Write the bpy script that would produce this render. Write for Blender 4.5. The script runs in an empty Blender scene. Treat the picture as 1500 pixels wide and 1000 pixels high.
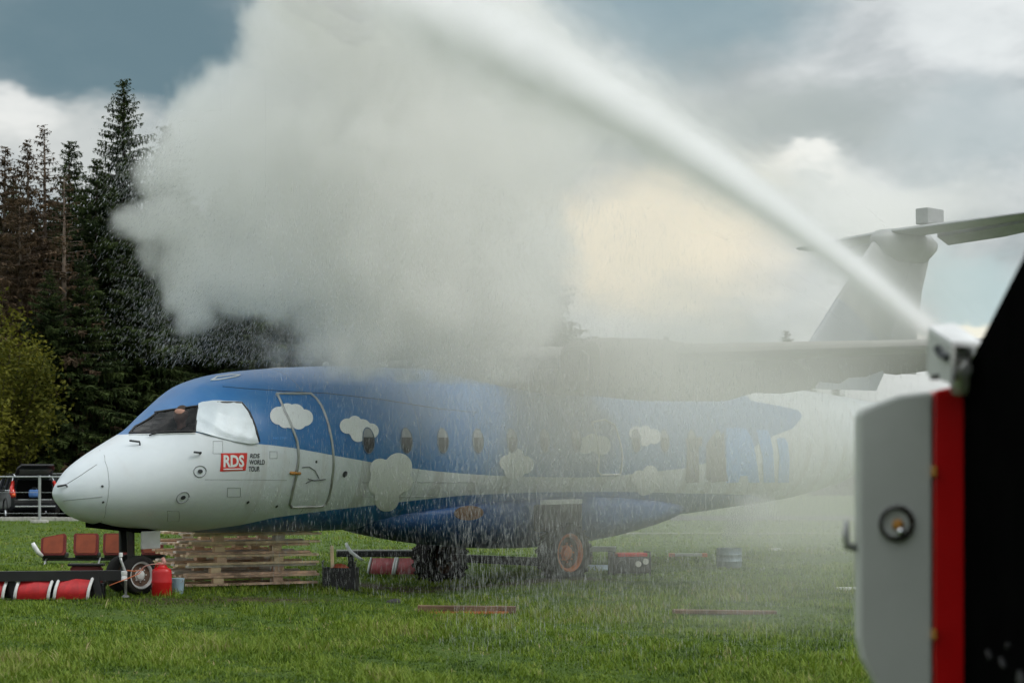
import bpy, bmesh, math, random
import numpy as np
from mathutils import Vector, Matrix
from mathutils.bvhtree import BVHTree
from mathutils.geometry import tessellate_polygon

random.seed(7)
rng = np.random.default_rng(7)
scene = bpy.context.scene
col = scene.collection
R = math.radians

# ------------------------------------------------------------------ camera
CAM_H, FPX, HY, CX = 1.6, 2700.0, 700.0, 750.0      # height, focal length in photo pixels, horizon row, centre column
cam_d = bpy.data.cameras.new('camera')
cam = bpy.data.objects.new('camera', cam_d)
col.objects.link(cam)
cam.location = (0, 0, CAM_H)
cam.rotation_euler = (R(90), 0, 0)
cam_d.sensor_width = 36
cam_d.lens = FPX / 1500 * 36
cam_d.shift_y = (HY - 500) / 1500
cam_d.clip_start = 0.05
cam_d.clip_end = 6000
cam_d.dof.use_dof = True
cam_d.dof.focus_distance = 27.0
cam_d.dof.aperture_fstop = 3.2
scene.camera = cam

def at(px, py, d):
    """the point at distance d in front of the camera seen at photo pixel (px, py)"""
    return Vector(((px - CX) / FPX * d, d, CAM_H + (HY - py) / FPX * d))

# ------------------------------------------------------------------ render settings
scene.view_settings.view_transform = 'Standard'
scene.view_settings.look = 'None'
scene.view_settings.exposure = 0.34
scene.view_settings.gamma = 1.0
scene.view_settings.use_curve_mapping = False
cy = scene.cycles
cy.volume_bounces = 14
cy.max_bounces = 16
cy.diffuse_bounces = 4
cy.transparent_max_bounces = 24
cy.use_adaptive_sampling = True
cy.adaptive_threshold = 0.03
cy.volume_step_rate = 1.0
cy.sample_clamp_indirect = 8.0

# ------------------------------------------------------------------ node helper
class NT:
    def __init__(self, tree):
        self.t = tree
        self.n = tree.nodes
    def new(self, kind, **kw):
        nd = self.n.new(kind)
        for k, v in kw.items():
            setattr(nd, k, v)
        return nd
    def link(self, a, b):
        self.t.links.new(a, b)
    def put(self, sock, v):
        if isinstance(v, bpy.types.NodeSocket):
            self.link(v, sock)
        else:
            sock.default_value = v
    def math(self, op, a, b=None, c=None, clamp=False):
        nd = self.new('ShaderNodeMath', operation=op, use_clamp=clamp)
        self.put(nd.inputs[0], a)
        if b is not None: self.put(nd.inputs[1], b)
        if c is not None: self.put(nd.inputs[2], c)
        return nd.outputs[0]
    def vmath(self, op, a, b=None, scale=None):
        nd = self.new('ShaderNodeVectorMath', operation=op)
        self.put(nd.inputs[0], a)
        if b is not None: self.put(nd.inputs[1], b)
        if scale is not None: self.put(nd.inputs['Scale'], scale)
        return nd.outputs['Value'] if op in ('LENGTH', 'DOT_PRODUCT', 'DISTANCE') else nd.outputs[0]
    def noise(self, vec, scale, detail=3, rough=.5, dist=0.0):
        nd = self.new('ShaderNodeTexNoise')
        if vec is not None: self.put(nd.inputs['Vector'], vec)
        nd.inputs['Scale'].default_value = scale
        nd.inputs['Detail'].default_value = detail
        nd.inputs['Roughness'].default_value = rough
        nd.inputs['Distortion'].default_value = dist
        return nd
    def smooth(self, v, a, b, lo=0.0, hi=1.0):
        nd = self.new('ShaderNodeMapRange', interpolation_type='SMOOTHSTEP')
        self.put(nd.inputs[0], v)
        nd.inputs[1].default_value = a; nd.inputs[2].default_value = b
        nd.inputs[3].default_value = lo; nd.inputs[4].default_value = hi
        return nd.outputs[0]
    def mix(self, f, a, b, blend='MIX'):
        nd = self.new('ShaderNodeMix', data_type='RGBA', blend_type=blend)
        self.put(nd.inputs[0], f)
        for s, v in ((nd.inputs[6], a), (nd.inputs[7], b)):
            if isinstance(v, bpy.types.NodeSocket): self.link(v, s)
            else: s.default_value = (*v[:3], 1)
        return nd.outputs[2]

# ------------------------------------------------------------------ world: Nishita sky behind broken overcast
SUN_EL, SUN_AZ = R(46), R(112)          # sun azimuth from +Y towards +X: high on the right, a little behind the viewpoint, veiled by cloud
world = bpy.data.worlds.new('World')
scene.world = world
world.use_nodes = True
w = NT(world.node_tree)
w.n.clear()
sky = w.new('ShaderNodeTexSky', sky_type='NISHITA')
sky.sun_disc = False
sky.sun_elevation = SUN_EL
sky.sun_rotation = SUN_AZ
bg_sky = w.new('ShaderNodeBackground')
w.link(sky.outputs[0], bg_sky.inputs[0])
bg_sky.inputs[1].default_value = 0.08
tc = w.new('ShaderNodeTexCoord')
sep = w.new('ShaderNodeSeparateXYZ')
w.link(tc.outputs['Generated'], sep.inputs[0])
dx, dy, dz = sep.outputs
el = w.math('ARCSINE', dz)
az = w.math('ARCTAN2', dx, dy)
ang = w.new('ShaderNodeCombineXYZ')
w.link(az, ang.inputs[0]); w.link(el, ang.inputs[1])
stretch = w.vmath('MULTIPLY', tc.outputs['Generated'], (1.0, 1.0, 1.9))
nA = w.noise(stretch, 7.0, 5, .55, .4).outputs[0]
nB = w.noise(stretch, 21.0, 5, .6, .3).outputs[0]
wob = w.vmath('SCALE', w.vmath('SUBTRACT', w.noise(stretch, 11.0, 4, .6).outputs['Color'], (.5, .5, .5)), scale=0.085)
angw = w.vmath('ADD', ang.outputs[0], wob)
bright = w.math('ADD', w.math('MULTIPLY', nA, .75), w.math('MULTIPLY', nB, .25))
cloud = w.mix(w.smooth(bright, .36, .66), (.27, .305, .315), (.65, .67, .665))
def pa(px, py):
    return math.atan((px - CX) / FPX), math.atan((HY - py) / math.hypot(FPX, px - CX))
# cloud masses of this afternoon: (photo column, row, half width, half height, colour, weight)
masses = [
    (200, 60, 420, 190, (.10, .165, .19), .95),      # slate rain cloud, left
    (980, -20, 260, 110, (.19, .28, .315), .85),
    (1190, 175, 210, 75, (.33, .37, .36), .8),
    (1430, 180, 120, 90, (.38, .44, .45), .7),
    (60, 215, 260, 70, (.66, .66, .62), .6),          # bright band under it
    (-10, 185, 80, 45, (.88, .87, .83), .5),
    (1200, 300, 280, 65, (.70, .72, .68), .8),
    (1180, 258, 90, 22, (.88, .87, .82), .8),
    (930, 360, 240, 130, (1.12, .93, .66), .9),         # warm break
    (1420, 30, 130, 60, (.74, .77, .76), .6),
    (1440, 420, 110, 60, (.42, .54, .55), .8),
    (1430, 465, 100, 22, (.92, .86, .70), .8),
]
for px, py, hw_, hh_, c_, wt in masses:
    a0, e0 = pa(px, py)
    v = w.vmath('MULTIPLY', w.vmath('SUBTRACT', angw, (a0, e0, 0)), (FPX / hw_, FPX / hh_, 0))
    m = w.math('MULTIPLY', w.smooth(w.vmath('LENGTH', v), 1.25, .35), wt)
    cloud = w.mix(m, cloud, c_)
lift = w.math('ADD', 1.0, w.math('MULTIPLY', w.smooth(dz, .25, 1.0), 1.6))       # an overcast sky is brighter towards the zenith
bg_cl = w.new('ShaderNodeBackground')
w.link(cloud, bg_cl.inputs[0])
w.link(lift, bg_cl.inputs[1])
mixs = w.new('ShaderNodeMixShader')
mixs.inputs[0].default_value = 0.9
w.link(bg_sky.outputs[0], mixs.inputs[1]); w.link(bg_cl.outputs[0], mixs.inputs[2])
wo = w.new('ShaderNodeOutputWorld')
w.link(mixs.outputs[0], wo.inputs[0])

sun_d = bpy.data.lights.new('sun', 'SUN')
sun_d.energy = 1.15
sun_d.angle = R(16)
sun_d.color = (1.0, .96, .90)
sun = bpy.data.objects.new('sun', sun_d)
col.objects.link(sun)
sun_dir = Vector((math.sin(SUN_AZ) * math.cos(SUN_EL), math.cos(SUN_AZ) * math.cos(SUN_EL), math.sin(SUN_EL)))
sun.rotation_euler = (-sun_dir).to_track_quat('-Z', 'Y').to_euler()
sun.location = (0, 0, 60)

# ------------------------------------------------------------------ object helpers
def tag(o, label=None, cat=None, group=None, kind=None):
    if label: o['label'] = label
    if cat: o['category'] = cat
    if group: o['group'] = group
    if kind: o['kind'] = kind
    return o

def empty(name, loc=(0, 0, 0), rz=0.0, parent=None):
    o = bpy.data.objects.new(name, None)
    col.objects.link(o)
    o.empty_display_size = .2
    o.location = loc
    o.rotation_euler = (0, 0, rz)
    o.parent = parent
    return o

def copy_tree(o, parent=None):
    c = o.copy()
    col.objects.link(c)
    c.parent = parent
    for ch in list(o.children):
        copy_tree(ch, c)
    return c

class MB:
    """collects shapes; build() links them as one mesh object"""
    def __init__(self):
        self.v, self.f = [], []
    def add(self, vs, fs):
        k = len(self.v)
        self.v.extend([tuple(p) for p in vs])
        self.f.extend([tuple(i + k for i in f) for f in fs])
        return self
    def box(self, c, s, rot=None, bev=0.0):
        """box of full size s at c; bev chamfers its edges"""
        hx, hy, hz = s[0] / 2, s[1] / 2, s[2] / 2
        M = rot if rot is not None else Matrix.Identity(3)
        c = Vector(c)
        if bev <= 0:
            vs = [c + M @ Vector((x, y, z)) for x in (-hx, hx) for y in (-hy, hy) for z in (-hz, hz)]
            fs = [(0, 1, 3, 2), (4, 6, 7, 5), (0, 4, 5, 1), (2, 3, 7, 6), (0, 2, 6, 4), (1, 5, 7, 3)]
            return self.add(vs, fs)
        bm = bmesh.new()
        bmesh.ops.create_cube(bm, size=1)
        for p in bm.verts:
            p.co = Vector((p.co.x * s[0], p.co.y * s[1], p.co.z * s[2]))
        bmesh.ops.bevel(bm, geom=bm.edges[:], offset=min(bev, min(s) * .45), segments=2, affect='EDGES', profile=.6)
        bm.verts.index_update()
        self.add([c + M @ p.co for p in bm.verts], [[q.index for q in f.verts] for f in bm.faces])
        bm.free()
        return self
    def tube(self, pts, r, n=8, cap=True):
        pts = [Vector(p) for p in pts]
        rs = r if isinstance(r, (list, tuple)) else [r] * len(pts)
        rings, up = [], None
        for i, p in enumerate(pts):
            d = (pts[min(i + 1, len(pts) - 1)] - pts[max(i - 1, 0)])
            d = d.normalized() if d.length > 1e-9 else Vector((0, 0, 1))
            if up is None:
                up = Vector((0, 0, 1)) if abs(d.z) < .9 else Vector((1, 0, 0))
            a = d.cross(up)
            a = a.normalized() if a.length > 1e-6 else Vector((1, 0, 0))
            b = a.cross(d).normalized()
            up = b
            rings.append([p + (a * math.cos(t) + b * math.sin(t)) * rs[i] for t in [2 * math.pi * k / n for k in range(n)]])
        vs = [q for rg in rings for q in rg]
        fs = []
        for i in range(len(rings) - 1):
            for k in range(n):
                k2 = (k + 1) % n
                fs.append((i * n + k, i * n + k2, (i + 1) * n + k2, (i + 1) * n + k))
        if cap:
            fs.append(tuple(range(n))[::-1])
            fs.append(tuple((len(rings) - 1) * n + k for k in range(n)))
        return self.add(vs, fs)
    def lathe(self, prof, c=(0, 0, 0), axis='Z', n=24, rot=None, caps=True):
        """prof: (radius, height) pairs turned about an axis through c"""
        c = Vector(c)
        vs, fs = [], []
        for r_, h in prof:
            for k in range(n):
                t = 2 * math.pi * k / n
                a, b = r_ * math.cos(t), r_ * math.sin(t)
                p = Vector((a, b, h)) if axis == 'Z' else Vector((a, h, -b)) if axis == 'Y' else Vector((h, a, b))
                vs.append(c + (rot @ p if rot is not None else p))
        for i in range(len(prof) - 1):
            for k in range(n):
                k2 = (k + 1) % n
                fs.append((i * n + k, i * n + k2, (i + 1) * n + k2, (i + 1) * n + k))
        if caps and prof[0][0] > 1e-6: fs.append(tuple(range(n))[::-1])
        if caps and prof[-1][0] > 1e-6: fs.append(tuple((len(prof) - 1) * n + k for k in range(n)))
        return self.add(vs, fs)
    def prism(self, poly, o, u, v, depth):
        """polygon (a, b) pairs laid on origin o with axes u, v and pushed along depth"""
        o, u, v, depth = Vector(o), Vector(u), Vector(v), Vector(depth)
        n = len(poly)
        vs = [o + u * a + v * b for a, b in poly] + [o + u * a + v * b + depth for a, b in poly]
        fs = [tuple(range(n)), tuple(range(2 * n - 1, n - 1, -1))]
        for k in range(n):
            k2 = (k + 1) % n
            fs.append((k, k + n, k2 + n, k2))
        return self.add(vs, fs)
    def loft(self, rings, close=True, caps=True):
        n = len(rings[0])
        vs = [q for rg in rings for q in rg]
        fs = []
        for i in range(len(rings) - 1):
            for k in range(n if close else n - 1):
                k2 = (k + 1) % n
                fs.append((i * n + k, i * n + k2, (i + 1) * n + k2, (i + 1) * n + k))
        if caps and close:
            fs.append(tuple(range(n))[::-1])
            fs.append(tuple((len(rings) - 1) * n + k for k in range(n)))
        return self.add(vs, fs)
    def build(self, name, m, parent=None, smooth=False, fix=True):
        me = bpy.data.meshes.new(name)
        me.from_pydata(self.v, [], self.f)
        if fix:
            bm = bmesh.new(); bm.from_mesh(me)
            bmesh.ops.recalc_face_normals(bm, faces=bm.faces[:])
            bm.to_mesh(me); bm.free()
        if m is not None: me.materials.append(m)
        if smooth:
            me.shade_smooth()
            if smooth is not True:
                me.set_sharp_from_angle(angle=R(smooth))
        o = bpy.data.objects.new(name, me)
        col.objects.link(o)
        o.parent = parent
        return o

def mesh_np(name, verts, faces, m, parent=None, smooth=False):
    me = bpy.data.meshes.new(name)
    me.from_pydata(np.asarray(verts).tolist(), [], np.asarray(faces).tolist())
    if m is not None: me.materials.append(m)
    if smooth: me.shade_smooth()
    o = bpy.data.objects.new(name, me)
    col.objects.link(o)
    o.parent = parent
    return o

# ------------------------------------------------------------------ materials
def mat(name, base, rough=.6, metal=0.0, vary=.15, scale=6.0, bump=0.0, bscale=40.0, dirt=None, dirt_amt=0.0, spec=.5, coat=0.0):
    m = bpy.data.materials.new(name)
    m.use_nodes = True
    t = NT(m.node_tree)
    b = t.n['Principled BSDF']
    tcn = t.new('ShaderNodeTexCoord')
    nz = t.noise(tcn.outputs['Object'], scale, 5, .6)
    lo = [c * (1 - vary) for c in base]; hi = [min(1, c * (1 + vary)) for c in base]
    c_ = t.mix(t.smooth(nz.outputs[0], .3, .7), lo, hi)
    if dirt is not None:
        nd = t.noise(tcn.outputs['Object'], scale * .45, 6, .7, .5)
        c_ = t.mix(t.math('MULTIPLY', t.smooth(nd.outputs[0], .48, .72), dirt_amt), c_, dirt)
    t.link(c_, b.inputs['Base Color'])
    t.link(t.math('ADD', rough - .06, t.math('MULTIPLY', nz.outputs[0], .12), clamp=True), b.inputs['Roughness'])
    b.inputs['Metallic'].default_value = metal
    b.inputs['Specular IOR Level'].default_value = spec
    b.inputs['Coat Weight'].default_value = coat
    if bump > 0:
        nb = t.noise(tcn.outputs['Object'], bscale, 4, .6)
        bp = t.new('ShaderNodeBump')
        bp.inputs['Strength'].default_value = bump
        bp.inputs['Distance'].default_value = .02
        t.link(nb.outputs[0], bp.inputs['Height'])
        t.link(bp.outputs[0], b.inputs['Normal'])
    return m

M = {}
M['black'] = mat('black_paint', (.012, .012, .013), .5)
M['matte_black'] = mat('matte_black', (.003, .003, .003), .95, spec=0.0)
M['rubber'] = mat('tyre_rubber', (.018, .017, .016), .85, bump=.25, bscale=30, dirt=(.09, .075, .05), dirt_amt=.3, spec=.25)
M['orange_rim'] = mat('orange_rim_paint', (.50, .14, .035), .55, dirt=(.12, .07, .04), dirt_amt=.6)
M['rim_dark'] = mat('rusty_dark_disc', (.10, .055, .035), .7, vary=.35, scale=12, dirt=(.03, .025, .02), dirt_amt=.7)
M['rim_blue'] = mat('blue_grey_window_rim', (.06, .11, .19), .5)
M['dark_metal'] = mat('dark_metal', (.045, .043, .042), .55, .4, dirt=(.10, .06, .04), dirt_amt=.4)
M['grey_metal'] = mat('grey_metal', (.42, .43, .43), .4, .7, dirt=(.18, .15, .12), dirt_amt=.4)
M['alu'] = mat('white_alloy', (.72, .73, .73), .35, .3, dirt=(.25, .23, .2), dirt_amt=.3)
M['white'] = mat('white_paint', (.74, .75, .75), .45, dirt=(.42, .40, .36), dirt_amt=.35)
M['offwhite'] = mat('weathered_white', (.60, .60, .57), .6, dirt=(.3, .27, .22), dirt_amt=.5)
M['plane_grey'] = mat('weathered_grey_skin', (.19, .18, .16), .55, dirt=(.16, .14, .12), dirt_amt=.5, scale=2.0)
M['plane_white'] = mat('dull_white_skin', (.66, .67, .67), .45, dirt=(.36, .34, .31), dirt_amt=.4, scale=2.0)
M['fin_grey'] = mat('pale_grey_skin', (.30, .31, .32), .5, dirt=(.20, .23, .21), dirt_amt=.5, scale=2.0)
M['cloud_white'] = mat('cloud_white_paint', (.74, .77, .78), .42, vary=.03, dirt=(.6, .61, .60), dirt_amt=.3, scale=4)
M['decal_blue'] = mat('light_blue_lettering', (.10, .34, .78), .45, vary=.05)
M['decal_grey'] = mat('dark_grey_lettering', (.09, .085, .08), .5, vary=.05)
M['belly_shade_blue'] = mat('shaded_belly_paint', (.020, .082, .225), .55, dirt=(.05, .05, .05), dirt_amt=.5, scale=2.5)  # hull blue darkened to carry the shade under the belly, plus dirt
M['red_sticker'] = mat('red_sticker', (.58, .035, .03), .4, vary=.05)
M['ink'] = mat('dark_print', (.03, .035, .04), .5)
M['line_grey'] = mat('panel_joint', (.26, .28, .30), .6)
M['amber'] = mat('amber_handle', (.45, .20, .03), .5)
M['wood'] = mat('pallet_wood', (.80, .61, .40), .8, vary=.2, scale=5, bump=.3, bscale=60, dirt=(.30, .21, .14), dirt_amt=.55)
M['wood_grey'] = mat('weathered_pallet_wood', (.68, .61, .54), .85, vary=.2, scale=5, bump=.3, bscale=60, dirt=(.26, .21, .17), dirt_amt=.55)
M['wood_red'] = mat('ruddy_pallet_wood', (.70, .48, .34), .8, vary=.3, scale=5, bump=.3, bscale=60, dirt=(.17, .11, .08), dirt_amt=.7)
M['wood_dark'] = mat('damp_wood', (.15, .09, .055), .8, vary=.3, scale=5, bump=.3, dirt=(.06, .04, .03), dirt_amt=.7)
M['red_plastic'] = mat('red_plastic', (.55, .012, .014), .35, vary=.06)
M['seat_red'] = mat('red_seat_cover', (.50, .018, .022), .42, vary=.2, scale=9, dirt=(.20, .02, .02), dirt_amt=.6)
M['seat_pink'] = mat('faded_red_seat_cover', (.42, .09, .10), .5, vary=.2, scale=9)
M['seat_edge'] = mat('dark_red_seat_shell', (.17, .016, .014), .6)
M['seat_rust'] = mat('rust_brown_seat_back', (.29, .060, .025), .65, vary=.15)
M['blue_plastic'] = mat('pale_blue_plastic', (.36, .50, .60), .45, vary=.06)
M['pink_plastic'] = mat('pink_plastic', (.62, .30, .26), .5)
M['strap_orange'] = mat('orange_strap', (.60, .16, .06), .7)
M['foil'] = mat('crumpled_foil', (.60, .66, .70), .55, .4, vary=.05, bump=.35, bscale=11)
M['barrel'] = mat('blue_grey_barrel', (.14, .20, .23), .5, .2, dirt=(.12, .09, .07), dirt_amt=.5)
M['asphalt'] = mat('asphalt', (.05, .05, .052), .9, vary=.25, scale=3, bump=.3)
M['path'] = mat('worn_path', (.24, .25, .20), .9, vary=.3, scale=2)
M['tarmac'] = mat('pale_tarmac', (.15, .15, .14), .9, vary=.2, scale=.4)
M['kerb'] = mat('pale_kerb', (.42, .41, .38), .85, vary=.2)
M['car_dark'] = mat('dark_grey_car_paint', (.016, .018, .021), .4, 0, vary=.05, coat=.15, spec=.3)
M['car_black'] = mat('black_car_paint', (.008, .009, .010), .4, 0, vary=.05, coat=.15, spec=.3)
M['car_glass'] = mat('car_glass', (.012, .015, .018), .08, vary=.02)
M['chrome'] = mat('chrome_trim', (.75, .76, .78), .2, 1.0, vary=.03)
M['tail_red'] = mat('red_tail_lamp', (.60, .025, .015), .2, vary=.05, coat=.5)
M['tail_orange'] = mat('orange_tail_lamp', (.85, .14, .04), .2, vary=.05, coat=.5)
M['galv'] = mat('galvanised_steel', (.40, .42, .43), .5, .5)
M['bag_blue'] = mat('blue_bag', (.07, .17, .42), .7)
M['skin'] = mat('skin', (.42, .22, .16), .55, vary=.06)
M['hair'] = mat('brown_hair', (.05, .03, .02), .7)
M['jacket'] = mat('dark_jacket', (.03, .03, .04), .8)
M['truck_grey'] = mat('grey_inner_panel', (.46, .475, .45), .6, vary=.05, scale=3)
M['truck_red'] = mat('red_truck_paint', (.50, .003, .004), .3, vary=.04, coat=.4)
M['lamp_glass'] = mat('smoked_lamp_glass', (.02, .018, .016), .12, vary=.03)
M['bark'] = mat('bark', (.055, .042, .032), .9, vary=.3, bump=.4, bscale=15)
M['bark_grey'] = mat('dead_bark', (.14, .105, .08), .9, vary=.3)

def leaf_mat(name, dark, light, scale=.8):
    m = bpy.data.materials.new(name)
    m.use_nodes = True
    t = NT(m.node_tree)
    b = t.n['Principled BSDF']
    tcn = t.new('ShaderNodeTexCoord')
    at_ = t.new('ShaderNodeAttribute', attribute_name='tone')
    nz = t.noise(tcn.outputs['Object'], scale, 3)
    f = t.math('ADD', t.math('MULTIPLY', at_.outputs['Fac'], .65), t.math('MULTIPLY', nz.outputs[0], .35))
    t.link(t.mix(t.smooth(f, .15, .85), dark, light), b.inputs['Base Color'])
    b.inputs['Roughness'].default_value = .75
    b.inputs['Specular IOR Level'].default_value = .2
    tr = t.new('ShaderNodeBsdfTranslucent')
    t.link(t.mix(t.smooth(f, .15, .85), dark, light), tr.inputs[0])
    mx = t.new('ShaderNodeMixShader'); mx.inputs[0].default_value = .3
    t.link(b.outputs[0], mx.inputs[1]); t.link(tr.outputs[0], mx.inputs[2])
    t.link(mx.outputs[0], t.n['Material Output'].inputs[0])
    return m
M['needles'] = leaf_mat('spruce_needles', (.014, .028, .010), (.080, .112, .030))
M['needles_brown'] = leaf_mat('dying_spruce_needles', (.050, .036, .022), (.175, .115, .068))
M['leaves_yellow'] = leaf_mat('young_yellow_green_leaves', (.050, .060, .008), (.185, .180, .022))
def grass_mat():
    m = bpy.data.materials.new('grass_blades')
    m.use_nodes = True
    t = NT(m.node_tree)
    b = t.n['Principled BSDF']
    at_ = t.new('ShaderNodeAttribute', attribute_name='tone')
    rp_ = t.new('ShaderNodeValToRGB')
    e = rp_.color_ramp.elements
    e[0].position = 0; e[0].color = (.028, .068, .008, 1)
    e[1].position = 1; e[1].color = (.36, .31, .15, 1)
    for p, c in ((.35, (.108, .180, .014, 1)), (.62, (.185, .268, .026, 1)), (.84, (.235, .290, .05, 1))):
        x = e.new(p); x.color = c
    t.link(at_.outputs['Fac'], rp_.inputs[0])
    t.link(rp_.outputs[0], b.inputs['Base Color'])
    b.inputs['Roughness'].default_value = .6
    b.inputs['Specular IOR Level'].default_value = .3
    tr = t.new('ShaderNodeBsdfTranslucent'); t.link(rp_.outputs[0], tr.inputs[0])
    mx = t.new('ShaderNodeMixShader'); mx.inputs[0].default_value = .3
    t.link(b.outputs[0], mx.inputs[1]); t.link(tr.outputs[0], mx.inputs[2])
    t.link(mx.outputs[0], t.n['Material Output'].inputs[0])
    return m
M['grass'] = grass_mat()

# fuselage paint: blue where the attribute «blue» is positive, white elsewhere; streaked dirt
def fuselage_paint():
    m = bpy.data.materials.new('fuselage_paint')
    m.use_nodes = True
    t = NT(m.node_tree)
    b = t.n['Principled BSDF']
    tcn = t.new('ShaderNodeTexCoord')
    at_ = t.new('ShaderNodeAttribute', attribute_name='blue')
    f = t.smooth(at_.outputs['Fac'], -.004, .004)
    sp = t.vmath('MULTIPLY', tcn.outputs['Object'], (3.2, .1, .16))
    streak = t.noise(sp, 1.6, 4, .65)
    grime = t.noise(tcn.outputs['Object'], 1.3, 6, .65, .6)
    fine = t.noise(tcn.outputs['Object'], 9, 4, .6)
    blue = t.mix(fine.outputs[0], (.018, .132, .36), (.027, .168, .42))
    blue = t.mix(t.math('MULTIPLY', t.smooth(grime.outputs[0], .45, .75), .35), blue, (.12, .25, .42))
    white = t.mix(fine.outputs[0], (.59, .65, .695), (.65, .70, .735))
    sx0 = t.new('ShaderNodeSeparateXYZ'); t.link(tcn.outputs['Object'], sx0.inputs[0])
    white = t.mix(t.math('MULTIPLY', t.math('MULTIPLY', t.smooth(streak.outputs[0], .48, .75), .45), t.smooth(sx0.outputs[0], 1.2, 2.6)), white, (.44, .43, .40))
    white = t.mix(t.math('MULTIPLY', t.smooth(grime.outputs[0], .50, .8), .35), white, (.48, .46, .43))
    sx_ = t.new('ShaderNodeSeparateXYZ'); t.link(tcn.outputs['Object'], sx_.inputs[0])
    k_ = t.math('ABSOLUTE', t.math('SUBTRACT', t.math('FRACT', t.math('ADD', t.math('DIVIDE', t.math('SUBTRACT', sx_.outputs[0], WIN_S0), WIN_PITCH), t.math('ADD', .5, t.math('MULTIPLY', t.math('SUBTRACT', fine.outputs[0], .5), .12)))), .5))
    run = t.math('MULTIPLY', t.math('MULTIPLY', t.smooth(k_, .19, .10), t.smooth(sx_.outputs[2], 2.2, 1.95)), t.smooth(sx_.outputs[0], WIN_S0 - .5, WIN_S0 - .2))
    white = t.mix(t.math('MULTIPLY', run, t.math('ADD', .14, t.math('MULTIPLY', streak.outputs[0], .5))), white, (.33, .32, .29))
    t.link(t.mix(f, white, blue), b.inputs['Base Color'])
    t.link(t.math('ADD', .26, t.math('MULTIPLY', fine.outputs[0], .2)), b.inputs['Roughness'])
    wav = t.noise(tcn.outputs['Object'], 2.2, 2)
    bp = t.new('ShaderNodeBump'); bp.inputs['Strength'].default_value = .12; bp.inputs['Distance'].default_value = .03
    t.link(wav.outputs[0], bp.inputs['Height']); t.link(bp.outputs[0], b.inputs['Normal'])
    return m

def fin_paint():
    m = M['fin_grey'].copy(); m.name = 'fin_paint'
    t = NT(m.node_tree); b = t.n['Principled BSDF']
    src = b.inputs['Base Color'].links[0].from_socket
    tcn = t.new('ShaderNodeTexCoord'); sx_ = t.new('ShaderNodeSeparateXYZ'); t.link(tcn.outputs['Object'], sx_.inputs[0])
    d_ = t.math('ADD', sx_.outputs[2], t.math('MULTIPLY', t.math('SUBTRACT', sx_.outputs[0], 17.5), .55))
    t.link(t.mix(t.math('MULTIPLY', t.smooth(d_, 5.12, 5.08), .4), src, (.13, .19, .31)), b.inputs['Base Color'])
    return m
M['fin_paint'] = fin_paint()
def glass_mat(name, tint, refl=.12):
    m = bpy.data.materials.new(name)
    m.use_nodes = True
    t = NT(m.node_tree)
    t.n.remove(t.n['Principled BSDF'])
    tr = t.new('ShaderNodeBsdfTransparent'); tr.inputs[0].default_value = (*tint, 1)
    gl = t.new('ShaderNodeBsdfGlossy'); gl.inputs[1].default_value = .06
    fr = t.new('ShaderNodeFresnel'); fr.inputs[0].default_value = 1.35
    mx = t.new('ShaderNodeMixShader')
    t.link(fr.outputs[0], mx.inputs[0]); t.link(tr.outputs[0], mx.inputs[1]); t.link(gl.outputs[0], mx.inputs[2])
    t.link(mx.outputs[0], t.n['Material Output'].inputs[0])
    return m
M['glass'] = glass_mat('tinted_cockpit_glass', (.40, .37, .36))

# ================================================================== GROUND
def terrain(x, y):
    """height of the field: nearly flat, with soft bumps and a rut under the far main wheel"""
    z = .05 * np.sin(x * .31 + 1.3) * np.sin(y * .23 + .4) + .025 * np.sin(x * .9 + y * .7)
    z = z - .22 * np.exp(-(((x + 1.25) / 1.3) ** 2 + (np.where(y < 31, (y - 31) / 4.2, (y - 31) / 1.5)) ** 2))
    z = z * np.exp(-np.maximum(y - 38, 0) / 5.0)
    return z

def ground_mat():
    m = bpy.data.materials.new('meadow_soil')
    m.use_nodes = True
    t = NT(m.node_tree)
    b = t.n['Principled BSDF']
    tcn = t.new('ShaderNodeTexCoord')
    n1 = t.noise(tcn.outputs['Object'], .35, 5, .6)
    n2 = t.noise(tcn.outputs['Object'], 9, 6, .7)
    n3 = t.noise(tcn.outputs['Object'], 60, 3, .7)
    g = t.mix(t.smooth(n2.outputs[0], .3, .7), (.045, .085, .012), (.105, .165, .028))
    g = t.mix(t.math('MULTIPLY', t.smooth(n1.outputs[0], .45, .75), .5), g, (.115, .125, .04))
    g = t.mix(t.math('MULTIPLY', n3.outputs[0], .5), g, (.03, .06, .012))
    for (mx_, my_, rx_, ry_) in ((-1.7, 28.6, 2.0, 1.9), (.6, 28.3, 1.6, 1.2), (-4.0, 24.0, 2.4, .9)):
        dv = t.vmath('LENGTH', t.vmath('MULTIPLY', t.vmath('SUBTRACT', tcn.outputs['Object'], (mx_, my_, 0)), (1 / rx_, 1 / ry_, 0)))
        g = t.mix(t.math('MULTIPLY', t.smooth(t.math('ADD', dv, t.math('MULTIPLY', n2.outputs[0], .5)), 1.2, .6), .85), g, (.075, .055, .032))
    t.link(g, b.inputs['Base Color'])
    b.inputs['Roughness'].default_value = .9
    b.inputs['Specular IOR Level'].default_value = .15
    bp = t.new('ShaderNodeBump'); bp.inputs['Strength'].default_value = .8; bp.inputs['Distance'].default_value = .06
    t.link(n2.outputs[0], bp.inputs['Height']); t.link(bp.outputs[0], b.inputs['Normal'])
    return m
xs = np.concatenate([[-3000, -600, -200, -90, -50], np.linspace(-30, 30, 121), [50, 90, 200, 600, 3000]])
ys = np.concatenate([[-400, -60, -15], np.linspace(0, 80, 161), [100, 130, 180, 260, 500, 1500, 4000]])
gx, gy = np.meshgrid(xs, ys)
gz = terrain(gx, gy)
gv = np.stack([gx.ravel(), gy.ravel(), gz.ravel()], 1)
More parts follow.
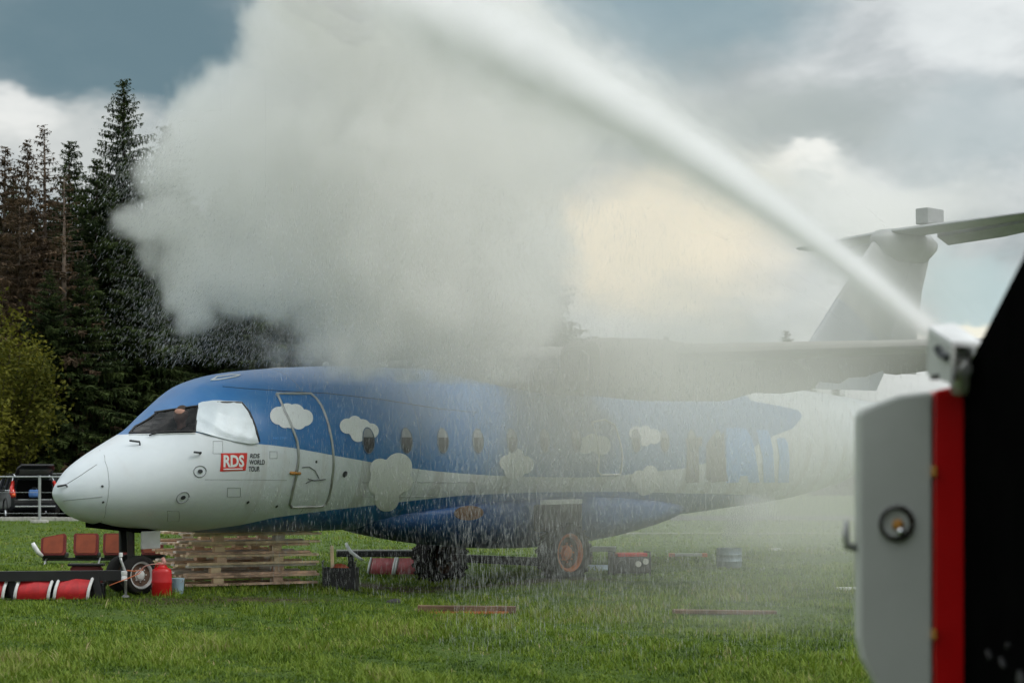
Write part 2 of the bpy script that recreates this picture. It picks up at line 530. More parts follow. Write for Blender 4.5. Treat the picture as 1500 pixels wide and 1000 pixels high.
nx_, ny_ = len(xs), len(ys)
ii = np.arange((ny_ - 1) * nx_).reshape(ny_ - 1, nx_)[:, :-1].ravel()
ground = mesh_np('ground', gv, np.stack([ii, ii + 1, ii + nx_ + 1, ii + nx_], 1), ground_mat(), smooth=True)
tag(ground, kind='structure')

def grass_patch(name, n, ymin, ymax, hmin, hmax, wid, blades, parent=None, seed=1):
    r = np.random.default_rng(seed)
    # more tufts close to the viewpoint: spread by inverse distance
    u = r.random(n)
    y = 1 / (1 / ymin + u * (1 / ymax - 1 / ymin))
    x = (r.random(n) * 2 - 1) * (y * .33 + 2.2)
    ok = (y < 69.0)
    x, y = x[ok], y[ok]; n = len(x); u = u[ok]
    clump = np.sin(x * 1.7 + 3) * np.sin(y * 1.3 + 1) + .6 * np.sin(x * 4.3 + y * 2.9) + .8 * np.sin(x * .8 - y * .6 + 2)
    h = (hmin + (hmax - hmin) * r.random(n) ** 1.6) * np.clip(.85 + .33 * clump, .35, 1.8)
    cells = np.floor(x / .22).astype(int) * 7919 + np.floor(y / .30 + np.floor(x / .22) * .37).astype(int) * 104729
    cell = np.random.default_rng(99).random(5003)[np.abs(cells) % 5003]          # patches of one plant
    cells2 = np.floor(x / .75 + .4 * np.sin(y * 2)).astype(int) * 31337 + np.floor(y / 1.1 + .4 * np.sin(x * 2.3)).astype(int) * 6151
    cell2 = np.random.default_rng(98).random(4001)[np.abs(cells2) % 4001]
    tone = np.clip(.43 + .07 * clump + .42 * (cell - .5) + .22 * (cell2 - .5) + .30 * (r.random(n) - .5) + .10 * np.sin(x * .5 + 1) * np.sin(y * .33), 0, .86)
    tone = np.where(r.random(n) < .012, 1.0, tone)
    worn = np.exp(-(((x + 1.7) / 1.3) ** 2 + ((y - 28.6) / 1.2) ** 2)) + .8 * np.exp(-(((x - .6) / 1.0) ** 2 + ((y - 28.3) / .7) ** 2)) + .7 * np.exp(-(((x + 4.0) / 1.6) ** 2 + ((y - 24.0) / .5) ** 2))
    worn = np.clip(worn * (.5 + r.random(n)), 0, 1)
    h = h * (.6 + .6 * cell) * (1 - .75 * worn)
    tone = np.clip(tone * (1 - .5 * worn), 0, 1)
    V, T = [], []
    ph = r.random((n, blades)) * 2 * np.pi
    off = r.normal(0, .035, (n, blades, 2))
    lean = r.random((n, blades)) * 1.0 + .2
    hh = h[:, None] * (.6 + .5 * r.random((n, blades)))
    bx = x[:, None] + off[..., 0]; by = y[:, None] + off[..., 1]
    bz = terrain(bx, by) - .01
    cx_, sx_ = np.cos(ph), np.sin(ph)
    w2 = wid * (.6 + .8 * r.random((n, blades)))
    p = np.stack
    a = p([bx - sx_ * w2, by + cx_ * w2, bz], -1)
    b = p([bx + sx_ * w2, by - cx_ * w2, bz], -1)
    mx, my, mz = bx + cx_ * lean * hh * .35, by + sx_ * lean * hh * .35, bz + hh * .62
    c = p([mx + sx_ * w2 * .7, my - cx_ * w2 * .7, mz], -1)
    d = p([mx - sx_ * w2 * .7, my + cx_ * w2 * .7, mz], -1)
    e = p([bx + cx_ * lean * hh, by + sx_ * lean * hh, bz + hh], -1)
    verts = np.stack([a, b, c, d, e], 2).reshape(-1, 3)
    nb = n * blades
    k = np.arange(nb) * 5
    loops = np.concatenate([np.stack([k, k + 1, k + 2, k + 3], 1), np.stack([k + 3, k + 2, k + 4, k + 4], 1)[:, :3]], 1).ravel()
    starts = np.stack([np.arange(nb) * 7, np.arange(nb) * 7 + 4], 1).ravel()
    me = bpy.data.meshes.new(name)
    me.vertices.add(len(verts)); me.vertices.foreach_set('co', verts.astype(np.float32).ravel())
    me.loops.add(len(loops)); me.loops.foreach_set('vertex_index', loops.astype(np.int32))
    me.polygons.add(len(starts)); me.polygons.foreach_set('loop_start', starts.astype(np.int32))
    me.update(calc_edges=True)
    at_ = me.attributes.new('tone', 'FLOAT', 'POINT')
    tt = np.repeat(np.repeat(tone, blades) + r.normal(0, .12, nb), 5)
    at_.data.foreach_set('value', np.clip(tt, 0, 1).astype(np.float32))
    me.materials.append(M['grass'])
    o = bpy.data.objects.new(name, me)
    col.objects.link(o)
    tag(o, kind='stuff')
    return o
tag(grass_patch('grass', 82000, 13.0, 34.0, .04, .11, .0062, 5, seed=3), 'short green meadow grass with tufts across the whole field')
tag(grass_patch('grass', 30000, 30.0, 72.0, .05, .11, .012, 4, seed=4), 'far sparse meadow grass reaching back to the parked cars')

path = MB().prism([(0, 0), (26, 0), (26, .5), (0, .5)], (3.0, 52.5, .012), (1, 0, 0), (0, 1, 0), (0, 0, .02)).build('path', M['path'])
tag(path, kind='structure')
lot = MB().prism([(-70, 0), (20, 0), (20, 9), (-70, 9)], (0, 69.6, .0), (1, 0, 0), (0, 1, 0), (0, 0, .012)).build('car_park', M['asphalt'])
tag(lot, kind='structure')
kerb = empty('kerb', (0, 69.3, 0))
tag(kerb, kind='structure')
stone = MB().box((0, 0, .05), (1.235, .3, .16), bev=.015).build('kerb_stone', M['kerb'], kerb)
for k in range(16):
    st = stone if k == 0 else stone.copy()
    if k: col.objects.link(st)
    st.location = (-24 + k * 1.25, 0, .006 * ((k * 7) % 3))

# ================================================================== AEROPLANE (a high-wing regional turboprop, engines stripped)
TH, PITCH = R(45), .0136
ca, sa = math.cos(TH), math.sin(TH)
AX, AD, AZ = -3.02 - 4.2 * ca, 27.2 - 4.2 * sa, -4.2 * PITCH
plane = empty('aeroplane', (AX, AD, AZ))
plane.rotation_euler = (0, -math.atan(PITCH), TH)
tag(plane, 'blue and white twin turboprop aeroplane with painted clouds standing in the spray', 'aeroplane')
PM = Matrix.Translation((AX, AD, AZ)) @ plane.rotation_euler.to_matrix().to_4x4()
PMI = PM.inverted()

# fuselage stations: distance from the nose, top, bottom, half width
ST = np.array([0, .03, .1, .25, .5, .9, 1.3, 1.7, 2.1, 2.6, 3.2, 4.0, 5, 7, 9, 11, 12.5, 14.0, 15.5, 17, 18.5, 19.8, 20.7, 21.0])
TOP = np.array([1.464, 1.553, 1.642, 1.792, 1.953, 2.161, 2.368, 2.68, 2.955, 3.09, 3.165, 3.228, 3.27, 3.27, 3.27, 3.27, 3.27, 3.25, 3.19, 3.10, 2.98, 2.85, 2.72, 2.64])
BOT = np.array([1.428, 1.355, 1.274, 1.148, 1.056, .97, .939, .908, .874, .853, .838, .819, .815, .80, .80, .80, .83, .92, 1.02, 1.22, 1.58, 2.02, 2.40, 2.56])
HW = np.array([.044, .119, .191, .34, .504, .703, .849, .967, 1.058, 1.147, 1.205, 1.244, 1.248, 1.248, 1.248, 1.248, 1.23, 1.17, 1.03, .82, .56, .33, .14, .05])
def pchip(x, y, q):
    q = np.asarray(q, float)
    h = np.diff(x); d = np.diff(y) / h; m = np.zeros_like(y)
    for i in range(1, len(y) - 1):
        if d[i - 1] * d[i] > 0:
            w1 = 2 * h[i] + h[i - 1]; w2 = h[i] + 2 * h[i - 1]
            m[i] = (w1 + w2) / (w1 / d[i - 1] + w2 / d[i])
    m[0] = d[0]; m[-1] = d[-1]
    i = np.clip(np.searchsorted(x, q) - 1, 0, len(h) - 1); t = (q - x[i]) / h[i]
    return (2*t**3 - 3*t**2 + 1)*y[i] + (t**3 - 2*t**2 + t)*h[i]*m[i] + (-2*t**3 + 3*t**2)*y[i+1] + (t**3 - t**2)*h[i]*m[i+1]
def station(s):
    T, B, W_ = pchip(ST, TOP, s), pchip(ST, BOT, s), pchip(ST, HW, s)
    return T, B, W_, (T + B) / 2
def half_width(s, z):
    T, B, W_, zc = station(s)
    r = np.maximum((T - B) / 2, 1e-3)
    return W_ * np.sqrt(np.clip(1 - ((z - zc) / r) ** 2, 0, 1))

qs = np.concatenate([np.linspace(0, .12, 10), np.linspace(.15, 5, 122), np.linspace(5.08, 21.0, 190)])
NP_ = 96
ph = np.linspace(0, 2 * np.pi, NP_, endpoint=False)
def hull(qs, inset=0.0):
    T, B, W_, zc = station(qs)
    rz, ry = np.maximum((T - B) / 2 - inset, .005), np.maximum(W_ - inset, .005)
    y = ry[:, None] * np.cos(ph)
    z = zc[:, None] + rz[:, None] * np.sin(ph)
    x = np.repeat(qs[:, None], NP_, 1)
    v = np.stack([x, y, z], -1).reshape(-1, 3)
    f = []
    for i in range(len(qs) - 1):
        for k in range(NP_):
            k2 = (k + 1) % NP_
            f.append((i * NP_ + k, (i + 1) * NP_ + k, (i + 1) * NP_ + k2, i * NP_ + k2))
    f.append(tuple(range(NP_)))
    f.append(tuple((len(qs) - 1) * NP_ + k for k in range(NP_))[::-1])
    return v, f
hv, hf = hull(qs)
bvh = BVHTree.FromPolygons([Vector(p) for p in hv], hf)
cam_l = PMI @ Vector((0, 0, CAM_H))
def ray_l(px, py):
    p = PMI @ at(px, py, 30.0)
    return (p - cam_l).normalized()
def skin(px, py):
    """(s, z) of the hull under a photo pixel"""
    hit = bvh.ray_cast(cam_l, ray_l(px, py))[0]
    return None if hit is None else (hit.x, hit.z)
def skins(pts):
    return [q for q in (skin(*p) for p in pts) if q is not None]
def on_y(px, py, y):
    """point in the aeroplane's frame seen at a pixel and lying at side offset y"""
    d = ray_l(px, py)
    return cam_l + d * ((y - cam_l.y) / d.y)
def out(s, z, off=0.0, side=-1):
    """point on the port skin at station s, height z, lifted off by off"""
    e = .01
    y = float(half_width(s, z))
    nx = -(float(half_width(s + e, z)) - float(half_width(s - e, z))) / (2 * e)
    nz = -(float(half_width(s, z + e)) - float(half_width(s, z - e))) / (2 * e)
    n = Vector((nx, 1, nz)).normalized()
    p = Vector((s, y, z)) + n * off
    return Vector((p.x, side * p.y, p.z))

# --- livery outlines
blue_low = skins([(187, 636), (230, 634.5), (287, 633), (320, 640), (345, 646), (378, 650), (400, 652), (430, 656), (490, 667), (540, 676), (590, 684), (640, 690), (680, 693.5), (720, 696), (780, 698), (850, 699), (900, 697), (940, 692), (1000, 686), (1030, 679), (1060, 671), (1105, 654), (1135, 637), (1160, 628), (1172, 614)])
tip = skin(1175, 609)
blue_up = skins([(1171, 601), (1136, 593), (1101, 587), (1092, 579)])
s_up = blue_up[-1][0]
main_poly = [(blue_low[0][0] - .25, blue_low[0][1] + .03)] + blue_low + [tip] + blue_up + [(s_up - .05, 3.6), (blue_low[0][0] - .25, 3.6)]
belly_up = skins([(285, 777), (320, 773), (350, 769), (400, 758), (450, 751), (490, 746), (560, 738), (620, 731), (680, 725), (780, 721), (850, 720), (920, 720), (1000, 722), (1100, 724.5), (1170, 726)])
belly_poly = [(belly_up[0][0] - .3, -1)] + [(belly_up[0][0] - .1, belly_up[0][1] - .1)] + belly_up + [(belly_up[-1][0] + .6, belly_up[-1][1] - .1), (belly_up[-1][0] + .7, -1)]
def sdf_poly(P, poly):
    """signed distance to a polygon, positive inside"""
    P = np.asarray(P, float); poly = np.asarray(poly, float)
    d = np.full(len(P), 1e9); ins = np.zeros(len(P), bool)
    for a, b in zip(poly, np.roll(poly, -1, 0)):
        e = b - a; wv = P - a
        t = np.clip((wv @ e) / max(e @ e, 1e-12), 0, 1)
        d = np.minimum(d, np.linalg.norm(wv - t[:, None] * e, axis=1))
        c1 = (a[1] <= P[:, 1]) != (b[1] <= P[:, 1])
        xi = a[0] + (P[:, 1] - a[1]) / np.where(abs(e[1]) < 1e-12, 1e-12, e[1]) * e[0]
        ins ^= c1 & (P[:, 0] < xi)
    return np.where(ins, d, -d)
def set_blue(me):
    co = np.empty(len(me.vertices) * 3, np.float32); me.vertices.foreach_get('co', co)
    co = co.reshape(-1, 3)
    P = co[:, [0, 2]]
    b = np.maximum(sdf_poly(P, main_poly), sdf_poly(P, belly_poly))
    a = me.attributes.new('blue', 'FLOAT', 'POINT')
    a.data.foreach_set('value', b.astype(np.float32))

# --- cockpit window opening
def dense(pts, k=5):
    return [(a[0] + (b[0] - a[0]) * i / k, a[1] + (b[1] - a[1]) * i / k) for a, b in zip(pts, pts[1:] + pts[:1]) for i in range(k)]
def top_edge(px):
    """first row at which the hull is met in a pixel column"""
    y = 500.0
    while skin(px, y) is None and y < 720: y += .5
    return y
print('TOPEDGE', [(x, top_edge(x)) for x in (190, 200, 205, 210, 215, 225)])
wind = skins(dense([(190, 634.5), (214, max(602, top_edge(214) + 7)), (291, 594.5), (286, 632)], 6))
def cut_opening(bm, poly, ymax=-.02):
    n = len(poly)
    cx_ = sum(p[0] for p in poly) / n; cz_ = sum(p[1] for p in poly) / n
    smin, smax = min(p[0] for p in poly) - .3, max(p[0] for p in poly) + .3
    for (a, b) in zip(poly, poly[1:] + poly[:1]):
        nrm = Vector((b[1] - a[1], 0, -(b[0] - a[0]))).normalized()
        fs = [f for f in bm.faces if smin < f.calc_center_median().x < smax and f.calc_center_median().y < ymax and f.calc_center_median().z > cz_ - .7]
        geom = set(fs)
        for f in fs:
            geom.update(f.edges); geom.update(f.verts)
        bmesh.ops.bisect_plane(bm, geom=list(geom), dist=1e-5, plane_co=(a[0], 0, a[1]), plane_no=nrm)
    kill = []
    fl = [f for f in bm.faces if smin < f.calc_center_median().x < smax and f.calc_center_median().y < ymax]
    if fl:
        ins = sdf_poly([(f.calc_center_median().x, f.calc_center_median().z) for f in fl], poly) > 0
        kill = [f for f, i in zip(fl, ins) if i]
    bmesh.ops.delete(bm, geom=kill, context='FACES')
def hull_obj(name, qs, inset, m, cut):
    v, f = hull(qs, inset)
    bm = bmesh.new()
    vs = [bm.verts.new(p) for p in v]
    for q in f:
        bm.faces.new([vs[i] for i in q])
    if cut: cut_opening(bm, wind)
    bmesh.ops.recalc_face_normals(bm, faces=bm.faces[:])
    me = bpy.data.meshes.new(name)
    bm.to_mesh(me); bm.free()
    me.materials.append(m); me.shade_smooth()
    o = bpy.data.objects.new(name, me); col.objects.link(o); o.parent = plane
    return o
wpx = [(539, 643), (595, 645), (649, 646.5), (700, 646)]
ws = [skin(*p) for p in wpx]
WIN_S0, WIN_PITCH = ws[0][0], (ws[3][0] - ws[0][0]) / 3
M['paint'] = fuselage_paint()
fus = hull_obj('fuselage', qs, 0, M['paint'], True)
set_blue(fus.data)
hull_obj('cockpit_dark_shell', np.linspace(.75, 3.3, 40), .035, M['matte_black'], True)  # matte black inner shell added so the cockpit interior stays dark

def decal(name, poly, m, off, parent=None, step=.07, blue=False, smooth=True, wrinkle=0.0):
    """a flat outline in (s, z) laid on the curved skin"""
    bm = bmesh.new()
    vs = [bm.verts.new((a, 0, b)) for a, b in poly]
    tris = tessellate_polygon([[Vector((a, b, 0)) for a, b in poly]])
    for t_ in tris:
        try: bm.faces.new([vs[i] for i in t_])
        except ValueError: pass
    lo = [min(p[i] for p in poly) for i in (0, 1)]; hi = [max(p[i] for p in poly) for i in (0, 1)]
    for ax in (0, 1):
        k = math.floor(lo[ax] / step) + 1
        while k * step < hi[ax]:
            co = (k * step, 0, 0) if ax == 0 else (0, 0, k * step)
            no = (1, 0, 0) if ax == 0 else (0, 0, 1)
            bmesh.ops.bisect_plane(bm, geom=bm.verts[:] + bm.edges[:] + bm.faces[:], dist=1e-6, plane_co=co, plane_no=no)
            k += 1
    for v in bm.verts:
        s_, z_ = v.co.x, v.co.z
        o_ = off
        if wrinkle:
            o_ += wrinkle * (1 - abs(math.sin(s_ * 3.1 + z_ * 5.2 + .4)) + .8 * (1 - abs(math.sin(s_ * 5.3 - z_ * 3.4 + 1))) + .7 * (1 - abs(math.sin(s_ * 9 + z_ * 12 + 2 * math.sin(s_ * 4)))) + .2 * math.sin(s_ * 31 - z_ * 19) + .2)
        v.co = out(s_, z_, o_)
    bmesh.ops.recalc_face_normals(bm, faces=bm.faces[:])
    me = bpy.data.meshes.new(name)
    bm.to_mesh(me); bm.free()
    nrm = sum((f.normal.y for f in me.polygons), 0.0)
    if nrm > 0: me.flip_normals()
    me.materials.append(m)
    if smooth: me.shade_smooth()
    if blue: set_blue(me)
    o = bpy.data.objects.new(name, me); col.objects.link(o)
    o.parent = plane if parent is None else parent
    return o
def rail(name, pts, r, m, off=0.0, parent=None, n=6, closed=False):
    """a thin strip or tube following the skin through (s, z) points"""
    P = []
    pts = list(pts) + ([pts[0]] if closed else [])
    for (a, b), (c, d) in zip(pts, pts[1:]):
        k = max(1, int(math.hypot(c - a, d - b) / .06))
        for i in range(k):
            P.append(out(a + (c - a) * i / k, b + (d - b) * i / k, off))
    P.append(out(*pts[-1], off))
    return MB().tube(P, r, n).build(name, m, plane if parent is None else parent, smooth=True)

# glass, frames and wiper
decal('windscreen_pane', wind, M['glass'], .004)
rail('windscreen_frame', wind, .016, M['black'], .006, closed=True)
w2 = skins([(222, 633.5), (240, 632.5), (262, 630.5), (284, 631)])
rail('wiper', skins([(219, 640), (232, 635), (250, 634), (284, 632.5)]), .012, M['black'], .03)
rail('windscreen_sill', skins([(189, 636.5), (230, 636), (286, 634.5)]), .010, M['alu'], .004)
post = [on_y(183, 633, -.12), on_y(197, 617, -.13), on_y(213, 598, -.15)]
rail('side_window_trim', skins([(318, 590), (354, 590.5), (364, 603), (372, 622), (379, 647)]), .022, M['black'], .004)

# door
door_px = [(405, 577), (455, 577), (463, 584), (470, 594), (478, 614), (484, 638), (487, 660), (488, 675), (486, 700), (481, 728), (477, 737), (470, 741), (427, 742), (424, 737), (428, 718), (434, 692), (437, 668), (435, 648), (428, 628), (416, 602)]
door_pts = skins(door_px)
door = decal('passenger_door', door_pts, M['paint'], .007, blue=True)
rail('door_seal', door_pts, .020, M['grey_metal'], .010, parent=door, closed=True)
rail('door_handle', skins([(424, 692), (439, 692.5)]), .022, M['amber'], .02, parent=door, n=4)
rail('door_lever', skins([(442, 684), (452, 683), (461, 689), (466, 699), (468, 702), (455, 703), (447, 707)]), .005, M['ink'], .016, parent=door)
rail('door_lever', skins([(450, 700), (460, 703), (476, 701)]), .006, M['ink'], .018, parent=door)

# painted clouds (outlines as unions of discs around a middle)
def blob(discs, n=150):
    cx_ = sum(d[0] for d in discs) / len(discs); cy_ = sum(d[1] for d in discs) / len(discs)
    P = []
    for k in range(n):
        t = 2 * math.pi * k / n
        ux, uy = math.cos(t), math.sin(t)
        best = 2.0
        for (a, b, r_) in discs:
            ox, oy = a - cx_, b - cy_
            p = ox * ux + oy * uy
            q = r_ * r_ - (ox * ox + oy * oy - p * p)
            if q > 0: best = max(best, p + math.sqrt(q))
        P.append((cx_ + ux * best, cy_ + uy * best))
    return P
clouds = [
    [(408, 609, 13), (420, 603, 12), (432, 606, 14), (446, 612, 12), (425, 615, 12), (437, 618, 11), (417, 617, 10)],
    [(508, 624, 11), (519, 619, 10), (530, 627, 13), (543, 631, 11), (524, 636, 11), (521, 629, 12)],
    [(556, 686, 15), (583, 683, 20), (570, 700, 28), (566, 730, 18), (590, 705, 14), (553, 710, 14)],
    [(742, 677, 11), (755, 668, 12), (768, 680, 13), (756, 686, 14), (748, 690, 10)],
    [(931, 634, 10), (944, 632, 9), (957, 639, 11), (944, 643, 10), (937, 640, 9)],
    [(936, 700, 12), (952, 692, 11), (960, 704, 11), (946, 710, 14), (942, 716, 9)],
    [(867, 648, 13), (880, 652, 14), (857, 652, 12)],
]
for cd in clouds:
    pts = skins(blob(cd))
    if len(pts) > 20:
        decal('painted_cloud', pts, M['cloud_white'], .011, step=.09)

# cabin windows at an even pitch
pitch_w = (ws[3][0] - ws[0][0]) / 3
z_w = sum(p[1] for p in ws) / 4
rear_door_px = [(866, 618), (885, 615), (899, 622), (907, 645), (911, 668), (908, 694), (880, 695), (875, 690), (875, 650)]
rear_pts = skins(rear_door_px)
rd0, rd1 = min(p[0] for p in rear_pts), max(p[0] for p in rear_pts)
for k in range(12):
    s0 = ws[0][0] + k * pitch_w
    if s0 > 14.2 or abs(s0 - (rd0 + rd1) / 2) < .5: continue
    el_ = [(s0 + .108 * math.cos(t), z_w + .185 * math.sin(t)) for t in np.linspace(0, 2 * np.pi, 24, endpoint=False)]
    wn = decal('cabin_window', el_, M['black'], .013, step=.2)
    up = [p for p in el_ if p[1] >= z_w + .01]
    decal('window_shade', [(s0 + (p[0] - s0) * .9, p[1]) for p in up], M['line_grey'], .016, parent=wn, step=.2)
    rail('window_rim', el_, .008, M['rim_blue'], .013, parent=wn, closed=True)
rdoor = decal('rear_door', rear_pts, M['paint'], .007, blue=True)
rail('door_seal', rear_pts, .018, M['plane_white'], .01, parent=rdoor, closed=True)

# seams, vents and probes on the nose
rail('radome_seam', skins([(146, 659), (154, 676), (159, 697), (159, 720), (155, 742), (148, 764)]), .004, M['line_grey'], .0)
rail('radome_strip', skins([(93, 733), (120, 730), (150, 727)]), .005, M['line_grey'], .001)
rail('radome_strip', skins([(92, 712), (110, 701), (128, 689), (142, 680)]), .005, M['line_grey'], .001)
rail('skin_joint', skins([(326, 566), (360, 569), (420, 573), (480, 576), (560, 585), (640, 598), (700, 604)]), .006, M['ink'], .0)
rail('skin_joint', skins([(300, 702), (345, 702), (420, 703)]), .003, M['line_grey'], .0)
rail('skin_joint', skins([(530, 706), (560, 706), (640, 706), (700, 706)]), .004, M['line_grey'], .0)
rail('skin_joint', skins([(530, 727), (580, 728), (640, 726)]), .004, M['line_grey'], .0)
for s_ in (3.45, 5.35, 6.75, 9.9, 12.2, 14.4):
    T_, B_, W__, zc_ = [float(q) for q in station(s_)]
    rail('frame_joint', [(s_, zc_ + (T_ - zc_) * math.sin(a)) for a in np.linspace(R(-62), R(80), 30)], .0042, M['line_grey'], -.001, n=4)
for (px, py) in ((293, 690), (268, 728)):
    c0 = skin(px, py)
    ring = [(c0[0] + .085 * math.cos(t), c0[1] + .075 * math.sin(t)) for t in np.linspace(0, 2 * np.pi, 20, endpoint=False)]
    pr = rail('static_port', ring, .007, M['line_grey'], .003, closed=True)
    dk = decal('port_opening', [(c0[0] + .035 * math.cos(t), c0[1] + .028 * math.sin(t)) for t in np.linspace(0, 2 * np.pi, 12, endpoint=False)], M['ink'], .012, parent=pr)
for (px, py) in ((293, 664), (205, 651), (98, 712)):
    c0 = skin(px, py)
    MB().tube([out(*c0, -.01), out(*c0, .05), out(c0[0] - .09, c0[1], .07)], .014).build('probe', M['ink'], plane, smooth=True)
for (px, py, r_) in ((505, 694, .045), (363, 735, .02), (463, 676, .02), (405, 741, .02), (150, 712, .015), (151, 735, .015)):
    c0 = skin(px, py)
    decal('vent', [(c0[0] + r_ * math.cos(t), c0[1] + r_ * math.sin(t)) for t in np.linspace(0, 2 * np.pi, 12, endpoint=False)], M['ink'], .008)
for (x0, y0, x1, y1) in ((333, 714, 352, 727), (395, 661, 406, 671), (312, 646, 326, 664), (245, 748, 262, 763)):
    rail('access_hatch', skins([(x0, y0), (x1, y0), (x1, y1), (x0, y1)]), .0035, M['line_grey'], .001, closed=True)
hatch = skins([(309, 557), (318, 552), (340, 549), (352, 549.5), (344, 552), (322, 556)])
if len(hatch) > 4:
    rail('roof_hatch', hatch, .012, M['cloud_white'], .004, closed=True)
for s_ in (4.6, 5.75):
    MB().lathe([(.06, 0), (.05, .05), (0.0, .085)], (s_, .0, float(pchip(ST, TOP, s_)) - .01), n=10).build('roof_antenna', M['white'], plane, smooth=True)

# sticker and lettering
def text_mesh(txt, size, bold=0.0, shear=0.0):
    cu = bpy.data.curves.new('lettering', 'FONT')
    cu.body = txt; cu.size = size; cu.offset = bold; cu.shear = shear; cu.resolution_u = 3
    cu.align_x = 'LEFT'
    o = bpy.data.objects.new('lettering', cu)
    col.objects.link(o)
    dg = bpy.context.evaluated_depsgraph_get()
    me = bpy.data.meshes.new_from_object(o.evaluated_get(dg))
    bpy.data.objects.remove(o)
    return me
def letter(name, txt, x0, y0, x1, y1, m, off, parent=None, bold=.015, shear=0.0):
    """lettering stretched to fill the pixel box on the skin"""
    a, b, c_ = skin(x0, y1), skin(x1, y1), skin(x0, y0)
    d = skin(x1, y0)
    me = text_mesh(txt, 1.0, bold, shear)
    me.materials.clear()
    xs_ = [v.co.x for v in me.vertices]; ys_ = [v.co.y for v in me.vertices]
    lx, hx, ly, hy_ = min(xs_), max(xs_), min(ys_), max(ys_)
    for v in me.vertices:
        u, t = (v.co.x - lx) / (hx - lx), (v.co.y - ly) / (hy_ - ly)
        s_ = (a[0] * (1 - u) + b[0] * u) * (1 - t) + (c_[0] * (1 - u) + d[0] * u) * t
        z_ = (a[1] * (1 - u) + b[1] * u) * (1 - t) + (c_[1] * (1 - u) + d[1] * u) * t
        v.co = out(s_, z_, off)
    me.materials.append(m)
    o = bpy.data.objects.new(name, me); col.objects.link(o)
    o.parent = plane if parent is None else parent
    return o
stk = decal('sticker', skins([(323.5, 663.5), (362, 663), (359.5, 688.5), (322, 690)]), M['red_sticker'], .006)
letter('lettering', 'RDS', 327, 666, 357, 684, M['cloud_white'], .010, stk, bold=.035, shear=-.0)
rail('lettering_line', skins([(327, 687), (355, 686.5)]), .010, M['cloud_white'], .006, stk, n=4)
letter('lettering', 'RDS', 366, 664, 380, 670.5, M['ink'], .007, bold=.02, shear=.12)
letter('lettering', 'WORLD', 365, 673, 387.5, 680, M['ink'], .007, bold=.02, shear=.12)
letter('lettering', 'TOUR', 364, 682.5, 380, 690, M['ink'], .007, bold=.02, shear=.12)
letter('lettering', 'NO STEP', 400, 640, 420, 643, M['decal_blue'], .005, bold=.0)
# big letters near the tail; the first ones are dark grey and worn, the last ones light blue
big = [
    ([(1004, 642), (1028, 639), (1028, 652), (1023, 654), (1023, 706), (1004, 706), (1006, 655)], 'decal_grey'),
    ([(1044, 636), (1060, 634), (1061, 670), (1066, 704), (1040, 706), (1034, 700), (1034, 650)], 'decal_grey'),
    ([(1063, 627), (1091, 627), (1100, 640), (1106, 664), (1112, 706), (1096, 706), (1094, 696), (1084, 696), (1081, 706), (1063, 706)], 'decal_blue'),
    ([(1107, 629), (1125, 630), (1132, 660), (1134, 706), (1118, 706), (1116, 668)], 'decal_blue'),
    ([(1137, 642), (1148, 641), (1153, 648), (1156, 672), (1155, 706), (1139, 706), (1141, 668)], 'decal_blue'),
]
for poly, mk in big:
    # densify so that edges follow the skin
    P = []
    for (a, b), (c_, d) in zip(poly, poly[1:] + poly[:1]):
        for i in range(5): P.append((a + (c_ - a) * i / 5, b + (d - b) * i / 5))
    decal('letter', skins(P), M[mk], .012, step=.12)

# belly fairing between the main wheels
rings = []
for s_ in np.linspace(4.9, 12.4, 40):
    t = (s_ - 4.9) / 7.5
    k = math.sin(math.pi * t) ** .75 if 0 < t < 1 else .0
    rings.append([Vector((s_, (.50 + .70 * k) * math.copysign(abs(math.cos(p)) ** .9, math.cos(p)), 1.02 + (-(.16 + .46 * k) if math.sin(p) < 0 else .30 * k) * abs(math.sin(p)) ** .75)) for p in np.linspace(0, 2 * np.pi, 32, endpoint=False)])
MB().loft(rings).build('belly_fairing', M['belly_shade_blue'], plane, smooth=True)
c0 = on_y(690, 751, -1.30)
MB().lathe([(.001, 0), (.2, .004), (.2, .03), (.001, .03)], (c0.x, -1.27, c0.z), 'Y', 20, Matrix.Diagonal((1.5, 1, .55))).build('inspection_panel', M['wood_dark'], plane, smooth=40)

# wing with fairing, empty nacelles and torn flaps
def aerofoil(chord, thick, n=16):
    up, lo = [], []
    for k in range(n + 1):
        x = .5 - .5 * math.cos(math.pi * k / n)
        yt = 5 * thick * (.2969 * math.sqrt(x) - .126 * x - .3516 * x * x + .2843 * x ** 3 - .1036 * x ** 4)
        up.append((x * chord, yt * chord * 1.1)); lo.append((x * chord, -yt * chord * .8))
    return up + lo[::-1][1:-1]
def lifting(stations_, y_axis=True):
    rings = []
    for (x0, off, h, chord, thick) in stations_:
        rings.append([Vector((x0 + a, off, h + b)) if y_axis else Vector((x0 + a, b, h)) for a, b in aerofoil(chord, thick)])
    return MB().loft(rings)
wing_st = [(8.35, -10.4, 3.22, .9, .10), (8.1, -9.4, 3.26, 1.15, .12), (7.75, -5.5, 3.33, 1.7, .15), (7.6, -2.5, 3.40, 2.05, .16), (7.6, 0, 3.44, 2.1, .17),
           (7.6, 2.5, 3.38, 2.05, .16), (7.8, 5.5, 3.22, 1.7, .15), (8.3, 9.0, 3.02, 1.1, .12)]
lifting(wing_st).build('wing', M['plane_grey'], plane, smooth=50)
rings = []
for s_ in np.linspace(6.4, 11.8, 26):
    t = (s_ - 6.4) / 5.4
    k = math.sin(math.pi * t) ** .6
    rings.append([Vector((s_, (.25 + .75 * k) * math.cos(p), 3.10 + (.05 + .58 * k) * max(math.sin(p), -.5))) for p in np.linspace(0, 2 * np.pi, 24, endpoint=False)])
MB().loft(rings).build('wing_fairing', M['plane_grey'], plane, smooth=True)
